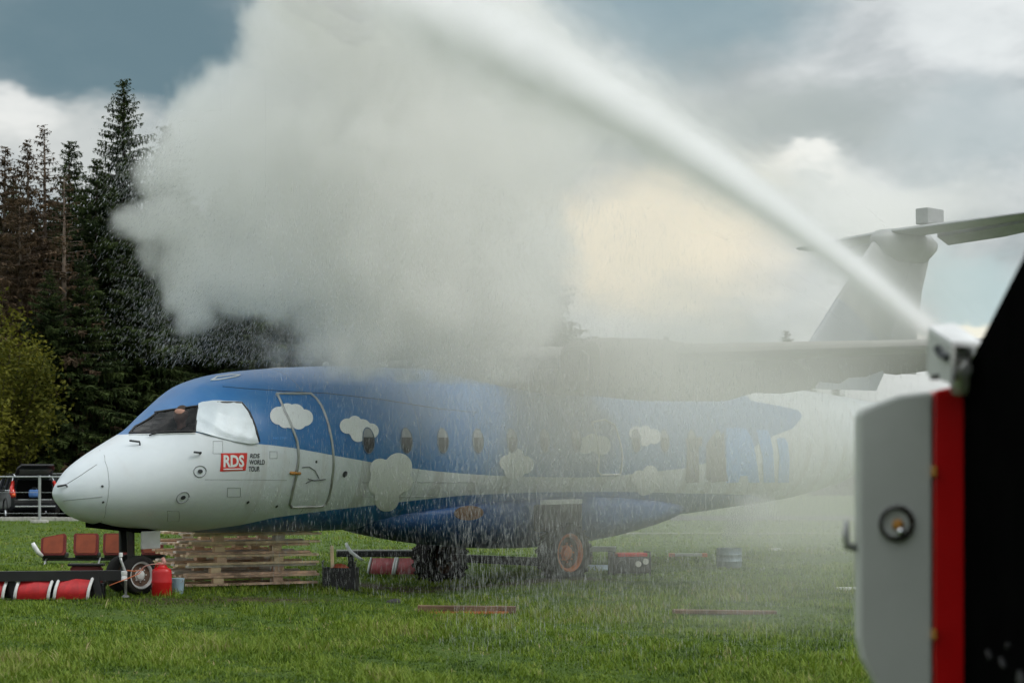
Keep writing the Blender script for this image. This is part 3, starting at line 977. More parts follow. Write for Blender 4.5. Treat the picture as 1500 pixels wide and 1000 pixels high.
for side in (-1, 1):
    rings = []
    for s_, hw_, up, dn in ((6.05, .30, .22, .30), (6.12, .38, .30, .40), (6.6, .44, .36, .47), (7.6, .47, .38, .52), (9.2, .45, .30, .50), (10.4, .30, .18, .28), (10.9, .12, .06, .10)):
        rings.append([Vector((s_, side * 3.75 + hw_ * math.copysign(abs(math.cos(p)) ** .6, math.cos(p)), 3.20 - (0 if side < 0 else .1) + (up if math.sin(p) > 0 else dn) * math.copysign(abs(math.sin(p)) ** .6, math.sin(p)))) for p in np.linspace(0, 2 * np.pi, 28, endpoint=False)])
    nac = MB().loft(rings).build('engine_nacelle', M['plane_grey'], plane, smooth=40)
    MB().prism([(-.24, -.22), (.24, -.22), (.26, .12), (.14, .2), (-.14, .2), (-.26, .12)], (6.04, side * 3.75, 3.16 - (0 if side < 0 else .1)), (0, 1, 0), (0, 0, 1), (-.05, 0, 0)).build('firewall', M['plane_grey'], nac)
# drooping flaps with ragged ends on the port wing, plain on the other
fl = MB()
edge = [(9.62, 3.34, -1.6), (9.60, 3.32, -6.2)]
low = [(-1.6, .50), (-2.6, .52), (-3.0, .48), (-4.4, .55), (-5.0, .50), (-5.15, .40), (-5.5, .44), (-5.7, .36), (-6.0, .36), (-6.35, .28)]
vs, fs = [], []
for y_, d_ in low:
    vs += [(9.55, y_, 3.36), (9.55 + d_ * .7, y_, 3.36 - d_), (9.60 + d_ * .7, y_, 3.37 - d_), (9.66, y_, 3.40)]
for i in range(len(low) - 1):
    for k in range(4):
        fs.append((4 * i + k, 4 * i + (k + 1) % 4, 4 * i + 4 + (k + 1) % 4, 4 * i + 4 + k))
fs += [(0, 1, 2, 3), tuple(4 * (len(low) - 1) + k for k in range(4))]
fl.add(vs, fs).build('flap', M['plane_grey'], plane)
vs, fs = [], []
low = [(-6.4, .27), (-6.6, .30), (-7.2, .26), (-7.5, .18), (-8.2, .16), (-9.0, .08)]
for y_, d_ in low:
    x_ = 9.45 - (abs(y_) - 6) * .03
    vs += [(x_, y_, 3.30), (x_ + .25, y_, 3.30 - d_), (x_ + .28, y_, 3.32 - d_), (x_ + .1, y_, 3.34)]
for i in range(len(low) - 1):
    for k in range(4):
        fs.append((4 * i + k, 4 * i + (k + 1) % 4, 4 * i + 4 + (k + 1) % 4, 4 * i + 4 + k))
fs += [(0, 1, 2, 3), tuple(4 * (len(low) - 1) + k for k in range(4))]
MB().add(vs, fs).build('aileron', M['plane_grey'], plane)
for y_ in (-2.2, -5.05, -7.4):
    MB().box((9.7, y_, 3.22), (.7, .06, .16), Matrix.Rotation(R(20), 3, 'Y'), .01).build('flap_hinge', M['grey_metal'], plane)

# tail
fin = [(14.9, .05, 3.18, 5.6, .03), (16.0, .0, 3.55, 4.5, .05), (16.75, 0, 4.1, 3.75, .075), (18.0, 0, 5.3, 2.75, .09), (19.0, 0, 6.25, 2.15, .10)]
MB().loft([[Vector((x0 + a, b, h)) for a, b in aerofoil(ch * .74, th * 1.25)] for (x0, _, h, ch, th) in fin]).build('tail_fin', M['fin_paint'], plane, smooth=50)
MB().loft([[Vector((x0 + ch * .735 + a, b, h)) for a, b in aerofoil(ch * .27, th * .9)] for (x0, _, h, ch, th) in fin[1:]]).build('rudder', M['fin_grey'], plane, smooth=50)
MB().loft([[Vector((s_, k * .32 * math.cos(p), 6.30 + k * (.26 if math.sin(p) > 0 else .45) * math.sin(p))) for p in np.linspace(0, 2 * np.pi, 16, endpoint=False)] for s_, k in ((18.95, .15), (19.2, .7), (19.8, 1), (20.8, .9), (21.2, .4))]).build('tail_bullet', M['fin_grey'], plane, smooth=True)
st_ = [(19.9, -3.5, 6.60, .72, .10), (19.6, -1.8, 6.52, 1.0, .12), (19.35, 0, 6.44, 1.2, .13), (19.6, 1.8, 6.38, 1.0, .12), (19.75, 2.5, 6.36, .85, .10)]
lifting(st_).build('tailplane', M['fin_grey'], plane, smooth=50)
for sg in (-1, 1):
    e = MB()
    ymx = 3.2 if sg < 0 else 2.4
    pr = [(20.58, .5, 6.44, .42), (20.60, 1.8, 6.50 if sg < 0 else 6.38, .42), (20.60, min(2.4, ymx - .2), 6.54 if sg < 0 else 6.36, .30), (20.60, ymx, 6.59 if sg < 0 else 6.34, .28)]
    e.loft([[Vector((a + .0, sg * y_, z_ + .035)), Vector((a + ch, sg * y_, z_ - .16)), Vector((a + ch, sg * y_, z_ - .19)), Vector((a, sg * y_, z_ - .05))] for a, y_, z_, ch in pr]).build('elevator', M['fin_grey'], plane)
c0 = on_y(1362, 318, -.62)
bx = MB().box((c0.x, -.62, c0.z), (.62, .3, .33), bev=.03).build('antenna_box', M['fin_grey'], plane)
MB().box((c0.x + .05, -.62, c0.z - .22), (.3, .12, .16)).build('box_stand', M['plane_grey'], bx)

# undercarriage
def wheel(name, c, rad, wid, m_rim, parent, hub=.55, tread=0):
    t = MB()
    h = wid / 2
    prof = [(rad * hub, -h * .75), (rad * .72, -h * .98), (rad * .90, -h), (rad * .975, -h * .82), (rad, -h * .45), (rad, h * .45), (rad * .975, h * .82), (rad * .90, h), (rad * .72, h * .98), (rad * hub, h * .75), (rad * hub, -h * .75)]
    e = empty(name, c, 0, parent)
    t.lathe(prof, (0, 0, 0), 'Y', 40, None, False)
    if tread:
        for k in range(tread):
            a = 2 * math.pi * k / tread
            for sg in (-1, 1):
                rot = Matrix.Rotation(a, 3, 'Y') @ Matrix.Rotation(R(28 * sg), 3, 'X')
                t.box(Matrix.Rotation(a, 3, 'Y') @ Vector((0, sg * h * .5, rad + .004)), (rad * .12, h * .95, .03), Matrix.Rotation(a, 3, 'Y') @ Matrix.Rotation(R(28 * sg), 3, 'Z'))
    t.build('tyre', M['rubber'], e, smooth=50)
    rim = MB()
    for sg in (-1, 1):
        p = [(rad * hub, sg * h * .76), (rad * hub * .94, sg * h * .84), (rad * hub * .86, sg * h * .76), (rad * hub * .80, sg * h * .40), (rad * hub * .62, sg * h * .22), (rad * hub * .34, sg * h * .30), (rad * hub * .30, sg * h * .55), (rad * hub * .18, sg * h * .62), (.001, sg * h * .62)]
        rim.lathe(p, (0, 0, 0), 'Y', 32, None, False)
        for k in range(8):
            a = 2 * math.pi * k / 8
            rim.lathe([(.001, sg * h * .44), (rad * .035, sg * h * .44), (rad * .035, sg * h * .2), (.001, sg * h * .2)], (rad * hub * .48 * math.cos(a), 0, rad * hub * .48 * math.sin(a)), 'Y', 6)
    rim.build('rim', m_rim, e, smooth=40)
    dsc = MB()
    for sg in (-1, 1):
        dsc.lathe([(rad * hub * .80, sg * (h * .40 + .004)), (rad * hub * .60, sg * (h * .24 + .004)), (rad * hub * .42, sg * (h * .30 + .004)), (rad * hub * .40, sg * h * .2)], (0, 0, 0), 'Y', 28, None, False)
    dsc.build('disc', M['rim_dark'], e, smooth=40)
    return e
def zl(s_, y_, zw):
    """local height of a world height"""
    return zw - AZ - PITCH * s_
SW = 8.2
wheel('main_wheel', (SW, -1.43, zl(SW, 0, .43)), .46, .36, M['orange_rim'], plane, hub=.66, tread=22)
wheel('main_wheel', (SW, 1.43, zl(SW, 0, .25)), .47, .42, M['dark_metal'], plane, hub=.66, tread=22)
MB().box((SW, 0, zl(SW, 0, .27)), (.13, 2.55, .13), bev=.01).build('axle', M['dark_metal'], plane)
for sg, zz in ((-1, .43), (1, .25)):
    MB().tube([(SW, sg * 1.2, zl(SW, 0, zz)), (SW, sg * 1.2, zl(SW, 0, .62)), (SW + .05, sg * 1.1, zl(SW, 0, 1.0))], [.09, .09, .11], 10).build('gear_leg', M['dark_metal'], plane, smooth=40)
    MB().box((SW - .05, sg * 1.36, .93), (.86, .26, .42), bev=.03).build('gear_bay', M['dark_metal'], plane)
MB().box((SW - .05, -1.44, 1.175), (.82, .14, .075), bev=.012).build('gear_bay_sill', M['white'], plane)
SN = 1.18
for y_ in (-.15, .19):
    wheel('nose_wheel', (SN, y_, zl(SN, 0, .29)), .265, .18, M['alu'] if y_ < 0 else M['dark_metal'], plane, hub=.72)
MB().tube([(SN, 0, zl(SN, 0, .30)), (SN - .02, 0, .55), (SN - .03, 0, 1.05)], [.04, .05, .06], 10).build('nose_leg', M['dark_metal'], plane, smooth=40)
MB().tube([(SN, -.2, zl(SN, 0, .30)), (SN, .2, zl(SN, 0, .30))], .035, 8).build('nose_axle', M['dark_metal'], plane)
MB().box((SN - .02, .14, .80), (.18, .05, .34), bev=.01).build('nose_gear_door', M['black'], plane)
MB().box((SN + .18, -.17, .80), (.30, .03, .24), bev=.01).build('nose_gear_door', M['plane_white'], plane)
MB().prism([(-.62, .99), (.30, .875), (.30, .92), (-.62, 1.10)], (SN, -.17, 0), (1, 0, 0), (0, 0, 1), (0, .34, 0)).build('nose_gear_bay', M['matte_black'], plane)

# crumpled foil over the side window
foil_pts = []
fp = [(291, 592), (297, 589), (310, 587.5), (330, 588.5), (354, 589.5), (361, 597), (366, 610), (371, 622), (374, 636), (378, 649), (366, 650.5), (345, 647), (325, 642), (305, 637), (287, 632), (288, 614)]
foil = decal('foil_sheet', skins(fp), M['foil'], .009, step=.016, wrinkle=.011)
foil.parent = None
foil.matrix_world = PM
tag(foil, 'crumpled silver foil sheet taped over the cockpit side window', 'foil')

# person at the controls, dim behind the windscreen
head_c = on_y(268, 607, -.42)
HB = PM @ head_c
face_dir = (PM.to_3x3() @ Vector((-1, -.12, 0))).normalized()
yaw = math.atan2(face_dir.y, face_dir.x)
per = empty('person', HB + Vector((0, 0, -.78)), yaw)
tag(per, 'person in a dark jacket sitting behind the dark cockpit windscreen', 'person')
def skin_body(name, joints, edges, m, parent, sub=2):
    me = bpy.data.meshes.new(name)
    me.from_pydata([j[0] for j in joints], edges, [])
    o = bpy.data.objects.new(name, me); col.objects.link(o)
    sk = o.modifiers.new('skin', 'SKIN')
    for i, j in enumerate(joints):
        me.skin_vertices[0].data[i].radius = (j[1], j[2] if len(j) > 2 else j[1])
        me.skin_vertices[0].data[i].use_root = (i == 0)
    sb = o.modifiers.new('sub', 'SUBSURF'); sb.levels = sub; sb.render_levels = sub
    dg = bpy.context.evaluated_depsgraph_get()
    m2 = bpy.data.meshes.new_from_object(o.evaluated_get(dg))
    bpy.data.objects.remove(o)
    m2.materials.append(m); m2.shade_smooth()
    ob = bpy.data.objects.new(name, m2); col.objects.link(ob); ob.parent = parent
    return ob
J = [((0, 0, 0), .15, .17), ((.0, 0, .22), .14, .17), ((.01, 0, .44), .12, .19), ((.02, 0, .56), .07, .08), ((.03, 0, .64), .052, .055), ((.045, 0, .71), .085, .085), ((.035, 0, .79), .125, .112), ((.03, 0, .87), .085, .085),
     ((.0, .20, .50), .065), ((.05, .25, .26), .05), ((.22, .12, .20), .038), ((.28, .08, .22), .032),
     ((.0, -.20, .50), .065), ((.05, -.25, .26), .05), ((.22, -.12, .20), .038), ((.28, -.08, .22), .032),
     ((.10, .10, -.03), .09), ((.36, .10, -.04), .07), ((.38, .10, -.26), .05), ((.10, -.10, -.03), .09), ((.36, -.10, -.04), .07), ((.38, -.10, -.26), .05)]
E_ = [(0, 1), (1, 2), (2, 3), (3, 4), (4, 5), (5, 6), (6, 7), (2, 8), (8, 9), (9, 10), (10, 11), (2, 12), (12, 13), (13, 14), (14, 15), (0, 16), (16, 17), (17, 18), (0, 19), (19, 20), (20, 21)]
skin_body('body', J, E_, M['skin'], per)
JT = [((0, 0, 0), .165, .185), ((.0, 0, .22), .155, .185), ((.01, 0, .44), .135, .205), ((.025, 0, .625), .072, .075), ((.0, .20, .50), .08), ((.05, .25, .26), .066), ((.20, .13, .20), .052), ((.0, -.20, .50), .08), ((.05, -.25, .26), .066), ((.20, -.13, .20), .052),
      ((.10, .10, -.03), .105), ((.36, .10, -.04), .085), ((.38, .10, -.24), .065), ((.10, -.10, -.03), .105), ((.36, -.10, -.04), .085), ((.38, -.10, -.24), .065)]
ET = [(0, 1), (1, 2), (2, 3), (2, 4), (4, 5), (5, 6), (2, 7), (7, 8), (8, 9), (0, 10), (10, 11), (11, 12), (0, 13), (13, 14), (14, 15)]
skin_body('jacket', JT, ET, M['jacket'], per)
hb = MB()
for i in range(9):
    t0 = math.pi * i / 16
rings = [[Vector((.02 + .098 * math.cos(p) * math.cos(t_) - .012, .090 * math.sin(p) * math.cos(t_), .81 + .10 * math.sin(t_))) for p in np.linspace(0, 2 * np.pi, 20, endpoint=False)] for t_ in np.linspace(R(8), R(88), 8)]
hb.loft(rings).build('hair', M['hair'], per, smooth=True)
MB().lathe([(0, 0), (.013, .01), (.016, .03), (.006, .055)], (.118, 0, .755), 'Z', 8).build('nose', M['skin'], per, smooth=True)
for sg in (-1, 1):
    MB().lathe([(0.0, -.012), (.010, -.006), (.010, .006), (0, .012)], (.108, sg * .033, .80), 'X', 8).build('eye', M['ink'], per, smooth=True)
    MB().lathe([(0, -.02), (.016, -.012), (.016, .012), (0, .02)], (.03, sg * .088, .785), 'Y', 8).build('ear', M['skin'], per, smooth=True)
MB().box((.113, 0, .735), (.012, .045, .008), bev=.003).build('mouth', M['seat_red'], per)
seat = empty('cockpit_seat', (0, 0, 0), 0, plane)
hs = PMI @ (HB + Vector((0, 0, -.78)))
MB().box((hs.x + .02, hs.y, hs.z - .17), (.46, .46, .12), bev=.03).build('seat_pan', M['jacket'], seat)
MB().box((hs.x + .30, hs.y, hs.z + .26), (.12, .44, .85), bev=.04).build('seat_back', M['jacket'], seat)

# ================================================================== THINGS ROUND THE AEROPLANE
def gz(x, y): return float(terrain(np.array(x), np.array(y)))

# --- five pallets stacked under the nose
PA = R(28)
pu, pv = Vector((math.cos(PA), math.sin(PA), 0)), Vector((-math.sin(PA), math.cos(PA), 0))
c0 = at(275, 861, 26.2); c0.z = gz(c0.x, c0.y)
wood = [M['wood'], M['wood_grey'], M['wood_red']]
pal_label = ['lowest pallet of the stack under the nose, lying in the grass', 'second pallet from the ground in the stack under the nose', 'middle pallet of the stack of five under the nose', 'second pallet from the top of the stack under the nose', 'topmost pallet of the stack, right under the blue belly']
Lp, Wp, Hp = 1.90, 1.75, .150
rp = random.Random(11)
for k in range(5):
    sh = [(0, 0), (.0, .02), (.01, -.01), (.03, .02), (.06, .0)][k]
    p = empty('pallet', c0 + pu * sh[0] + pv * sh[1] + Vector((0, 0, .03 + k * Hp)), PA + R([0, .6, -.5, .4, -.6][k]))
    tag(p, pal_label[k], 'pallet', 'wooden pallets stacked under the nose')
    ln = [1.99, 1.99, 1.98, 1.85, 1.95][k]
    nb = 6
    for j in range(nb):           # deck boards along the long side
        wdt = .14
        y = wdt / 2 + j * (Wp - wdt) / (nb - 1)
        top = MB().box((ln / 2 + rp.uniform(-.02, .03), y, .133 + rp.uniform(-.004, .004)), (ln + rp.uniform(-.05, .04), wdt, .034), Matrix.Rotation(rp.uniform(-.006, .006), 3, 'Y'), .004)
        top.build('deck_board', rp.choice(wood), p)
        if k == 4 and j == 0: pass
    for j in (0, 2, 5):           # bottom boards
        y = .07 + j * (Wp - .14) / (nb - 1)
        MB().box((ln / 2 + rp.uniform(-.02, .02), y + rp.uniform(0, .006), .0185), (ln + rp.uniform(-.04, .02), .135, .034), None, .004).build('bottom_board', rp.choice(wood), p)
    for xb in (.45, 1.38 - .02 * k if k < 4 else 1.36):
        for yb in (.075, Wp / 2, Wp - .075):
            MB().box((xb + rp.uniform(-.05, .05), yb + .012, .0755), (.15, .13, .078), Matrix.Rotation(rp.uniform(-.1, .1), 3, 'Z'), .004).build('block', rp.choice(wood), p)
top_p = empty('loose_board', c0 + pu * .10 + Vector((0, 0, .034 + 5 * Hp)), PA)
tag(top_p, 'thin pale loose board laid along the top of the pallet stack', 'board')
MB().box((.86, .07, .018), (1.70, .15, .030), None, .004).build('plank', M['wood'], top_p)

# --- tow beam with a jack post and clamp
tb = empty('tow_beam', (0, 24.4, 0))
tag(tb, 'long black tow beam with an upright jack post beside the nose wheel', 'tow bar')
a, b = at(-60, 844, 24.3), at(181, 842, 24.5)
o_ = Vector((0, 24.4, 0))
MB().prism([(-.065, -.065), (.065, -.065), (.065, .065), (-.065, .065)], a - o_, (0, 1, 0), (0, 0, 1), b - a).build('beam', M['black'], tb)
pt = [at(176, 813, 24.35), at(178, 822, 24.35), at(184, 838, 24.35), at(184, 872, 24.35)]
MB().tube([p - o_ for p in pt], [.018, .018, .02, .02], 8).build('jack_post', M['grey_metal'], tb, smooth=True)
c_ = at(182, 843, 24.3) - o_
MB().lathe([(.03, -.065), (.04, -.06), (.04, -.01), (.033, 0), (.04, .01), (.04, .06), (.03, .065)], c_, 'Z', 12).build('clamp', M['white'], tb, smooth=40)
c_ = at(177, 812, 24.35) - o_
MB().lathe([(0, -.03), (.026, -.026), (.026, .026), (0, .03)], c_, 'Z', 10).build('knob', M['white'], tb, smooth=40)
c_ = at(184, 873, 24.35) - o_
MB().lathe([(.05, -.01), (.05, .008), (.02, .02)], c_, 'Z', 12).build('foot', M['grey_metal'], tb)
st_o = empty('strap', at(205, 838, 24.3))
tag(st_o, 'thin orange strap wound round the nose wheel and tow beam', 'strap')
pts = [at(*p, d) for p, d in (((160, 857), 24.1), ((184, 848), 24.15), ((203, 840), 24.3), ((210, 834), 24.32), ((198, 836), 24.3), ((186, 835), 24.2))]
MB().tube([p - st_o.location for p in pts], .007, 6).build('cord', M['strap_orange'], st_o, smooth=True)
pts = [at(*p, 24.34) for p in ((200, 840), (212, 829), (222, 826), (240, 825))]
MB().tube([p - st_o.location for p in pts], .007, 6).build('cord', M['pink_plastic'], st_o, smooth=True)

# --- red canister, pale blue jug
p0 = at(237, 867, 24.8)
can = empty('red_canister', (p0.x, p0.y, gz(p0.x, p0.y)))
tag(can, 'bright red canister with a pink nozzle standing in front of the pallets', 'canister')
MB().lathe([(.0, .0), (.12, .0), (.135, .015), (.135, .17), (.139, .18), (.139, .20), (.135, .21), (.135, .32), (.125, .36), (.075, .385), (.055, .40), (.055, .43), (0, .43)], (0, 0, 0), 'Z', 24, Matrix.Diagonal((1, .8, 1))).build('body', M['red_plastic'], can, smooth=50)
MB().tube([(-.09, 0, .375), (-.06, 0, .44), (.03, 0, .44), (.07, 0, .38)], .014, 8).build('handle', M['red_plastic'], can, smooth=True)
MB().tube([(.02, 0, .41), (.035, -.01, .46), (.015, -.02, .52)], [.032, .03, .02], 10).build('nozzle', M['pink_plastic'], can, smooth=True)
p0 = at(260, 869, 25.2)
jug = empty('blue_bucket', (p0.x, p0.y, gz(p0.x, p0.y)))
tag(jug, 'small pale blue plastic bucket in the grass beside the red canister', 'bucket')
MB().lathe([(0, 0), (.078, 0), (.082, .01), (.092, .19), (.096, .20), (.096, .215), (.0, .215)], (0, 0, 0), 'Z', 24).build('body', M['blue_plastic'], jug, smooth=40)
MB().tube([(.095 * math.cos(t), .1 * math.sin(t) * .2 - .09, .20 - .05 * math.sin(t)) for t in np.linspace(0, math.pi, 12)], .005, 6).build('handle', M['white'], jug, smooth=True)

# --- rows of airline seats set out in the grass
def seat_back_part(parent, x, y, z, wd, ht, tilt, m_panel, m_edge, slant=0.0):
    e = empty('seat_back', (x, y, z), 0, parent)
    e.rotation_euler = (tilt, 0, 0)
    poly = [(-wd / 2 + .03, 0), (wd / 2 - .03, 0), (wd / 2, .06), (wd / 2, ht - .03), (wd / 2 - .03, ht), (-wd / 2 + .03, ht - slant), (-wd / 2, ht - .03 - slant), (-wd / 2, .06)]
    MB().prism(poly, (0, -.03, 0), (1, 0, 0), (0, 0, 1), (0, .10, 0)).build('shell', m_edge, e)
    q = [(px * .80, .035 + py * .86) for px, py in poly]
    MB().prism(q, (0, -.045, 0), (1, 0, 0), (0, 0, 1), (0, .013, 0)).build('panel', m_panel, e)
    return e
row = empty('seat_row', at(115, 826, 35.5)); row.location.z = gz(row.location.x, row.location.y)
row.rotation_euler.z = R(4)
tag(row, 'row of rust brown airline seats facing away, left of the nose gear', 'seat row')
for k, x in enumerate((-.48, .14, .70, 1.40)):
    seat_back_part(row, x, 0, .18, .47 if k < 3 else .42, .42 - (.0 if k < 3 else .1), R(-10), M['seat_rust'], M['seat_edge'], .08 if k == 0 else 0)
    MB().box((x, .25, .17), (.44, .45, .10), None, .03).build('seat_pan', M['black'], row)
MB().box((.45, .12, .10), (2.3, .06, .06)).build('beam', M['black'], row)
for x in (-.62, .40, 1.5):
    MB().tube([(x, .1, .12), (x - .03, -.02, -.02)], .02, 8).build('leg', M['grey_metal'], row)
def arm_pts(sx=1): return [(-.86 * sx, -.05, .42), (-.82 * sx, -.05, .34), (-.76 * sx, -.04, .24), (-.68 * sx, -.02, .16)]
MB().tube(arm_pts(), [.035, .045, .045, .035], 8).build('armrest', M['white'], row, smooth=True)
MB().tube([(1.75, -.05, .30), (1.80, -.04, .20)], .04, 8).build('armrest', M['white'], row, smooth=True)

def tipped_seat(parent, x, wd, m):
    e = empty('seat_back', (x, 0, 0), 0, parent)
    n = 9
    prof = [(.0 + .02 * math.sin(t * 3), -.02 + t * .34 / 1.0, 0) for t in np.linspace(0, 1, n)]
    rings = []
    for i, t in enumerate(np.linspace(0, 1, n)):
        z = .02 + .27 * t; y = .02 + .10 * t + .06 * math.sin(t * math.pi) * -1
        rings.append([Vector((-wd / 2 - .05 * (1 - t) + .02, y, z)), Vector((0, y - .035, z + .003)), Vector((wd / 2 - .05 * (1 - t) - .02, y, z)), Vector((wd / 2 - .05 * (1 - t) - .02, y + .08, z)), Vector((-wd / 2 - .05 * (1 - t) + .02, y + .08, z))])
    MB().loft(rings).build('cover', m, e, smooth=40)
    for sg in (-1, 1):
        MB().tube([Vector((sg * wd / 2 - .05 * (1 - t), .005 + .10 * t - .06 * math.sin(t * math.pi), .02 + .275 * t)) for t in np.linspace(0, 1, 8)], .022, 6).build('side_trim', M['white'], e, smooth=True)
    return e
r2 = empty('seat_row', at(60, 877, 24.3)); r2.location.z = gz(r2.location.x, r2.location.y)
tag(r2, 'row of bright red seat backs with white edges under the tow beam', 'seat row')
for x in (-.62, -.02, .50):
    tipped_seat(r2, x - .06, .44, M['seat_red'])
    MB().box((x + .22, .11, .17), (.10, .05, .30), Matrix.Rotation(R(-14), 3, 'Y')).build('gap_shade', M['black'], r2)  # black slat put in as the shade of the gap between seat backs
MB().box((0, .22, .12), (1.6, .12, .20), None, .03).build('seat_pan', M['black'], r2)
MB().box((.0, .18, .30), (1.5, .10, .05)).build('beam', M['black'], r2)
r3 = empty('seat', at(130, 869, 25.8)); r3.location.z = gz(r3.location.x, r3.location.y)
tag(r3, 'single dark maroon seat back standing behind the tow beam', 'seat')
seat_back_part(r3, -.04, 0, .03, .44, .34, R(-6), M['seat_edge'], M['seat_edge'])
MB().box((-.04, .03, .385), (.50, .15, .035), None, .01).build('head_pad', M['black'], r3)
MB().box((-.04, .22, .12), (.44, .40, .10), None, .03).build('seat_pan', M['black'], r3)

r4 = empty('seat_row', at(560, 840, 31.5)); r4.location.z = gz(r4.location.x, r4.location.y)
tag(r4, 'row of faded pink red seats with a curved white armrest behind the far main wheel', 'seat row')
for k, x in enumerate((-.04, .42, .85)):
    tipped_seat(r4, x + .05, .42, M['seat_pink'])
MB().box((.15, .20, .36), (1.9, .16, .10), None, .02).build('beam', M['black'], r4)
MB().box((.15, .17, .425), (1.9, .10, .02), None, .005).build('beam_edge', M['offwhite'], r4)
MB().tube([(-.62, 0, .56), (-.60, 0, .50), (-.53, -.02, .40), (-.40, -.03, .30), (-.32, -.03, .26)], [.022, .03, .03, .028, .02], 8).build('armrest', M['white'], r4, smooth=True)
MB().box((-.55, .2, .18), (.10, .10, .36)).build('leg', M['black'], r4)
MB().box((.9, .2, .18), (.10, .10, .36)).build('leg', M['black'], r4)

# --- black crate with a stick
p0 = at(499, 858, 27.0)
cr = empty('black_crate', (p0.x, p0.y, gz(p0.x, p0.y)), R(-6))
tag(cr, 'black plastic crate holding a wooden stick, right of the pallet stack', 'crate')
MB().box((0, -.13, .17), (.46, .02, .34)).build('side_panel', M['black'], cr)
MB().box((0, .13, .17), (.46, .02, .34)).build('side_panel', M['black'], cr)
for sg in (-1, 1): MB().box((sg * .235, 0, .17), (.02, .28, .345)).build('end_panel', M['black'], cr)
MB().box((0, 0, .02), (.44, .24, .02)).build('base', M['black'], cr)
for sg in (-1, 1): MB().tube([(sg * .235, -.13, .30), (sg * .24, -.13, .42), (sg * .245, -.05, .44)], .012, 6).build('hook', M['dark_metal'], cr)
sk_ = empty('stick', cr.location + Vector((-.12, 0, .05)))
tag(sk_, 'light wooden stick standing upright in the black crate', 'stick')
MB().box((0, 0, .30), (.05, .03, .62), Matrix.Rotation(R(-2), 3, 'Y'), .006).build('shaft', M['wood'], sk_)
rg = empty('rag', cr.location + Vector((-.02, 0, .30)))
tag(rg, 'red brown rag heaped on top of the black crate', 'rag')
rr = []
for t_ in np.linspace(0, 1, 6):
    rr.append([Vector((.13 * math.cos(p) * math.sqrt(1 - t_ * t_ * .98) * (1 + .2 * math.sin(3 * p)), .08 * math.sin(p) * math.sqrt(1 - t_ * t_ * .98), .09 * t_ + .012 * math.sin(5 * p))) for p in np.linspace(0, 2 * np.pi, 14, endpoint=False)])
MB().loft(rr).build('cloth', M['seat_rust'], rg, smooth=True)

# --- loose boards and machines on the right, in the mist
def board(name, x0, x1, py, d, h, wd, m, label, tilt=0.0, cat='board'):
    a, b = at(x0, py, d), at(x1, py, d)
    o = empty(name, ((a.x + b.x) / 2, d, gz((a.x + b.x) / 2, d)), R(tilt))
    tag(o, label, cat)
    L = b.x - a.x
    MB().box((0, 0, h / 2 + .01), (L, wd, h), Matrix.Rotation(R(.6), 3, 'Y'), .006).build('plank', m, o)
    return o
b1 = board('wooden_board', 612, 756, 894, 22.0, .085, .14, M['wood_dark'], 'rusty brown board half sunk in the grass before the axle', 1)
MB().box((.02, -.085, .02), (.95, .012, .03)).build('edge_strip', M['orange_rim'], b1)
b2 = board('wooden_board', 985, 1137, 892, 22.3, .045, .16, M['wood_dark'], 'pale brown board in the wet grass far right of the wheels', -2)
b3 = empty('white_board', at(880, 822, 33)); b3.location.z = gz(b3.location.x, 33)
tag(b3, 'short cream board raised on blocks just right of the orange wheel', 'board')
MB().box((0, 0, .30), (.55, .2, .09), None, .008).build('plank', M['offwhite'], b3)
for sg in (-1, 1): MB().box((sg * .2, 0, .13), (.10, .16, .25), None, .008).build('block', M['wood_dark'], b3)
b5 = empty('blue_sheet', at(878, 843, 31.5)); b5.location.z = gz(b5.location.x, 31.5)
tag(b5, 'pale blue sheet lying flat in the grass beside the orange wheel', 'sheet')
MB().box((0, 0, .05), (.36, .5, .03), Matrix.Rotation(R(6), 3, 'X'), .008).build('sheet', M['blue_plastic'], b5)

p0 = at(922, 846, 30.0)
mc = empty('pump', (p0.x, p0.y, gz(p0.x, p0.y)), R(8))
tag(mc, 'low dark pump unit with a red top and round pale gauges in the mist', 'pump')
MB().box((0, 0, .17), (.62, .42, .26), None, .03).build('casing', M['dark_metal'], mc)
MB().box((.02, 0, .335), (.50, .36, .06), None, .02).build('cover', M['red_plastic'], mc)
for x in (-.30, .30):
    MB().tube([(x, -.2, .0), (x, -.2, .38), (x, .2, .38), (x, .2, .0)], .018, 8).build('frame_tube', M['black'], mc, smooth=True)
for x, z in ((.10, .19), (.22, .23)):
    MB().lathe([(0, -.03), (.045, -.03), (.05, -.02), (.05, 0)], (x, -.21, z), 'Y', 14).build('gauge', M['offwhite'], mc, smooth=40)
MB().lathe([(0, -.06), (.09, -.06), (.10, -.04), (.10, 0)], (-.16, -.21, .16), 'Y', 18).build('intake', M['black'], mc, smooth=40)

b6 = empty('cream_board', at(1008, 818, 35.0)); b6.location.z = gz(b6.location.x, 35)
tag(b6, 'long cream board with orange ends propped level between pump and barrel', 'board')
MB().box((0, 0, .10), (.62, .18, .05), None, .006).build('plank', M['offwhite'], b6)
for sg in (-1, 1): MB().box((sg * .31, 0, .095), (.10, .2, .07), None, .006).build('end_cap', M['strap_orange'], b6)
p0 = at(1068, 838, 32.0)
br = empty('barrel', (p0.x, p0.y, gz(p0.x, p0.y)))
tag(br, 'blue grey smoking barrel standing in the grass in the mist', 'barrel')
MB().lathe([(0, 0), (.215, 0), (.22, .01), (.22, .11), (.228, .12), (.22, .13), (.22, .22), (.228, .23), (.22, .24), (.22, .33), (.225, .345), (.205, .345), (.20, .10), (0, .10)], (0, 0, 0), 'Z', 28).build('drum', M['barrel'], br, smooth=40)
b7 = empty('white_strip', at(1245, 863, 26.5)); b7.location.z = gz(b7.location.x, 26.5)
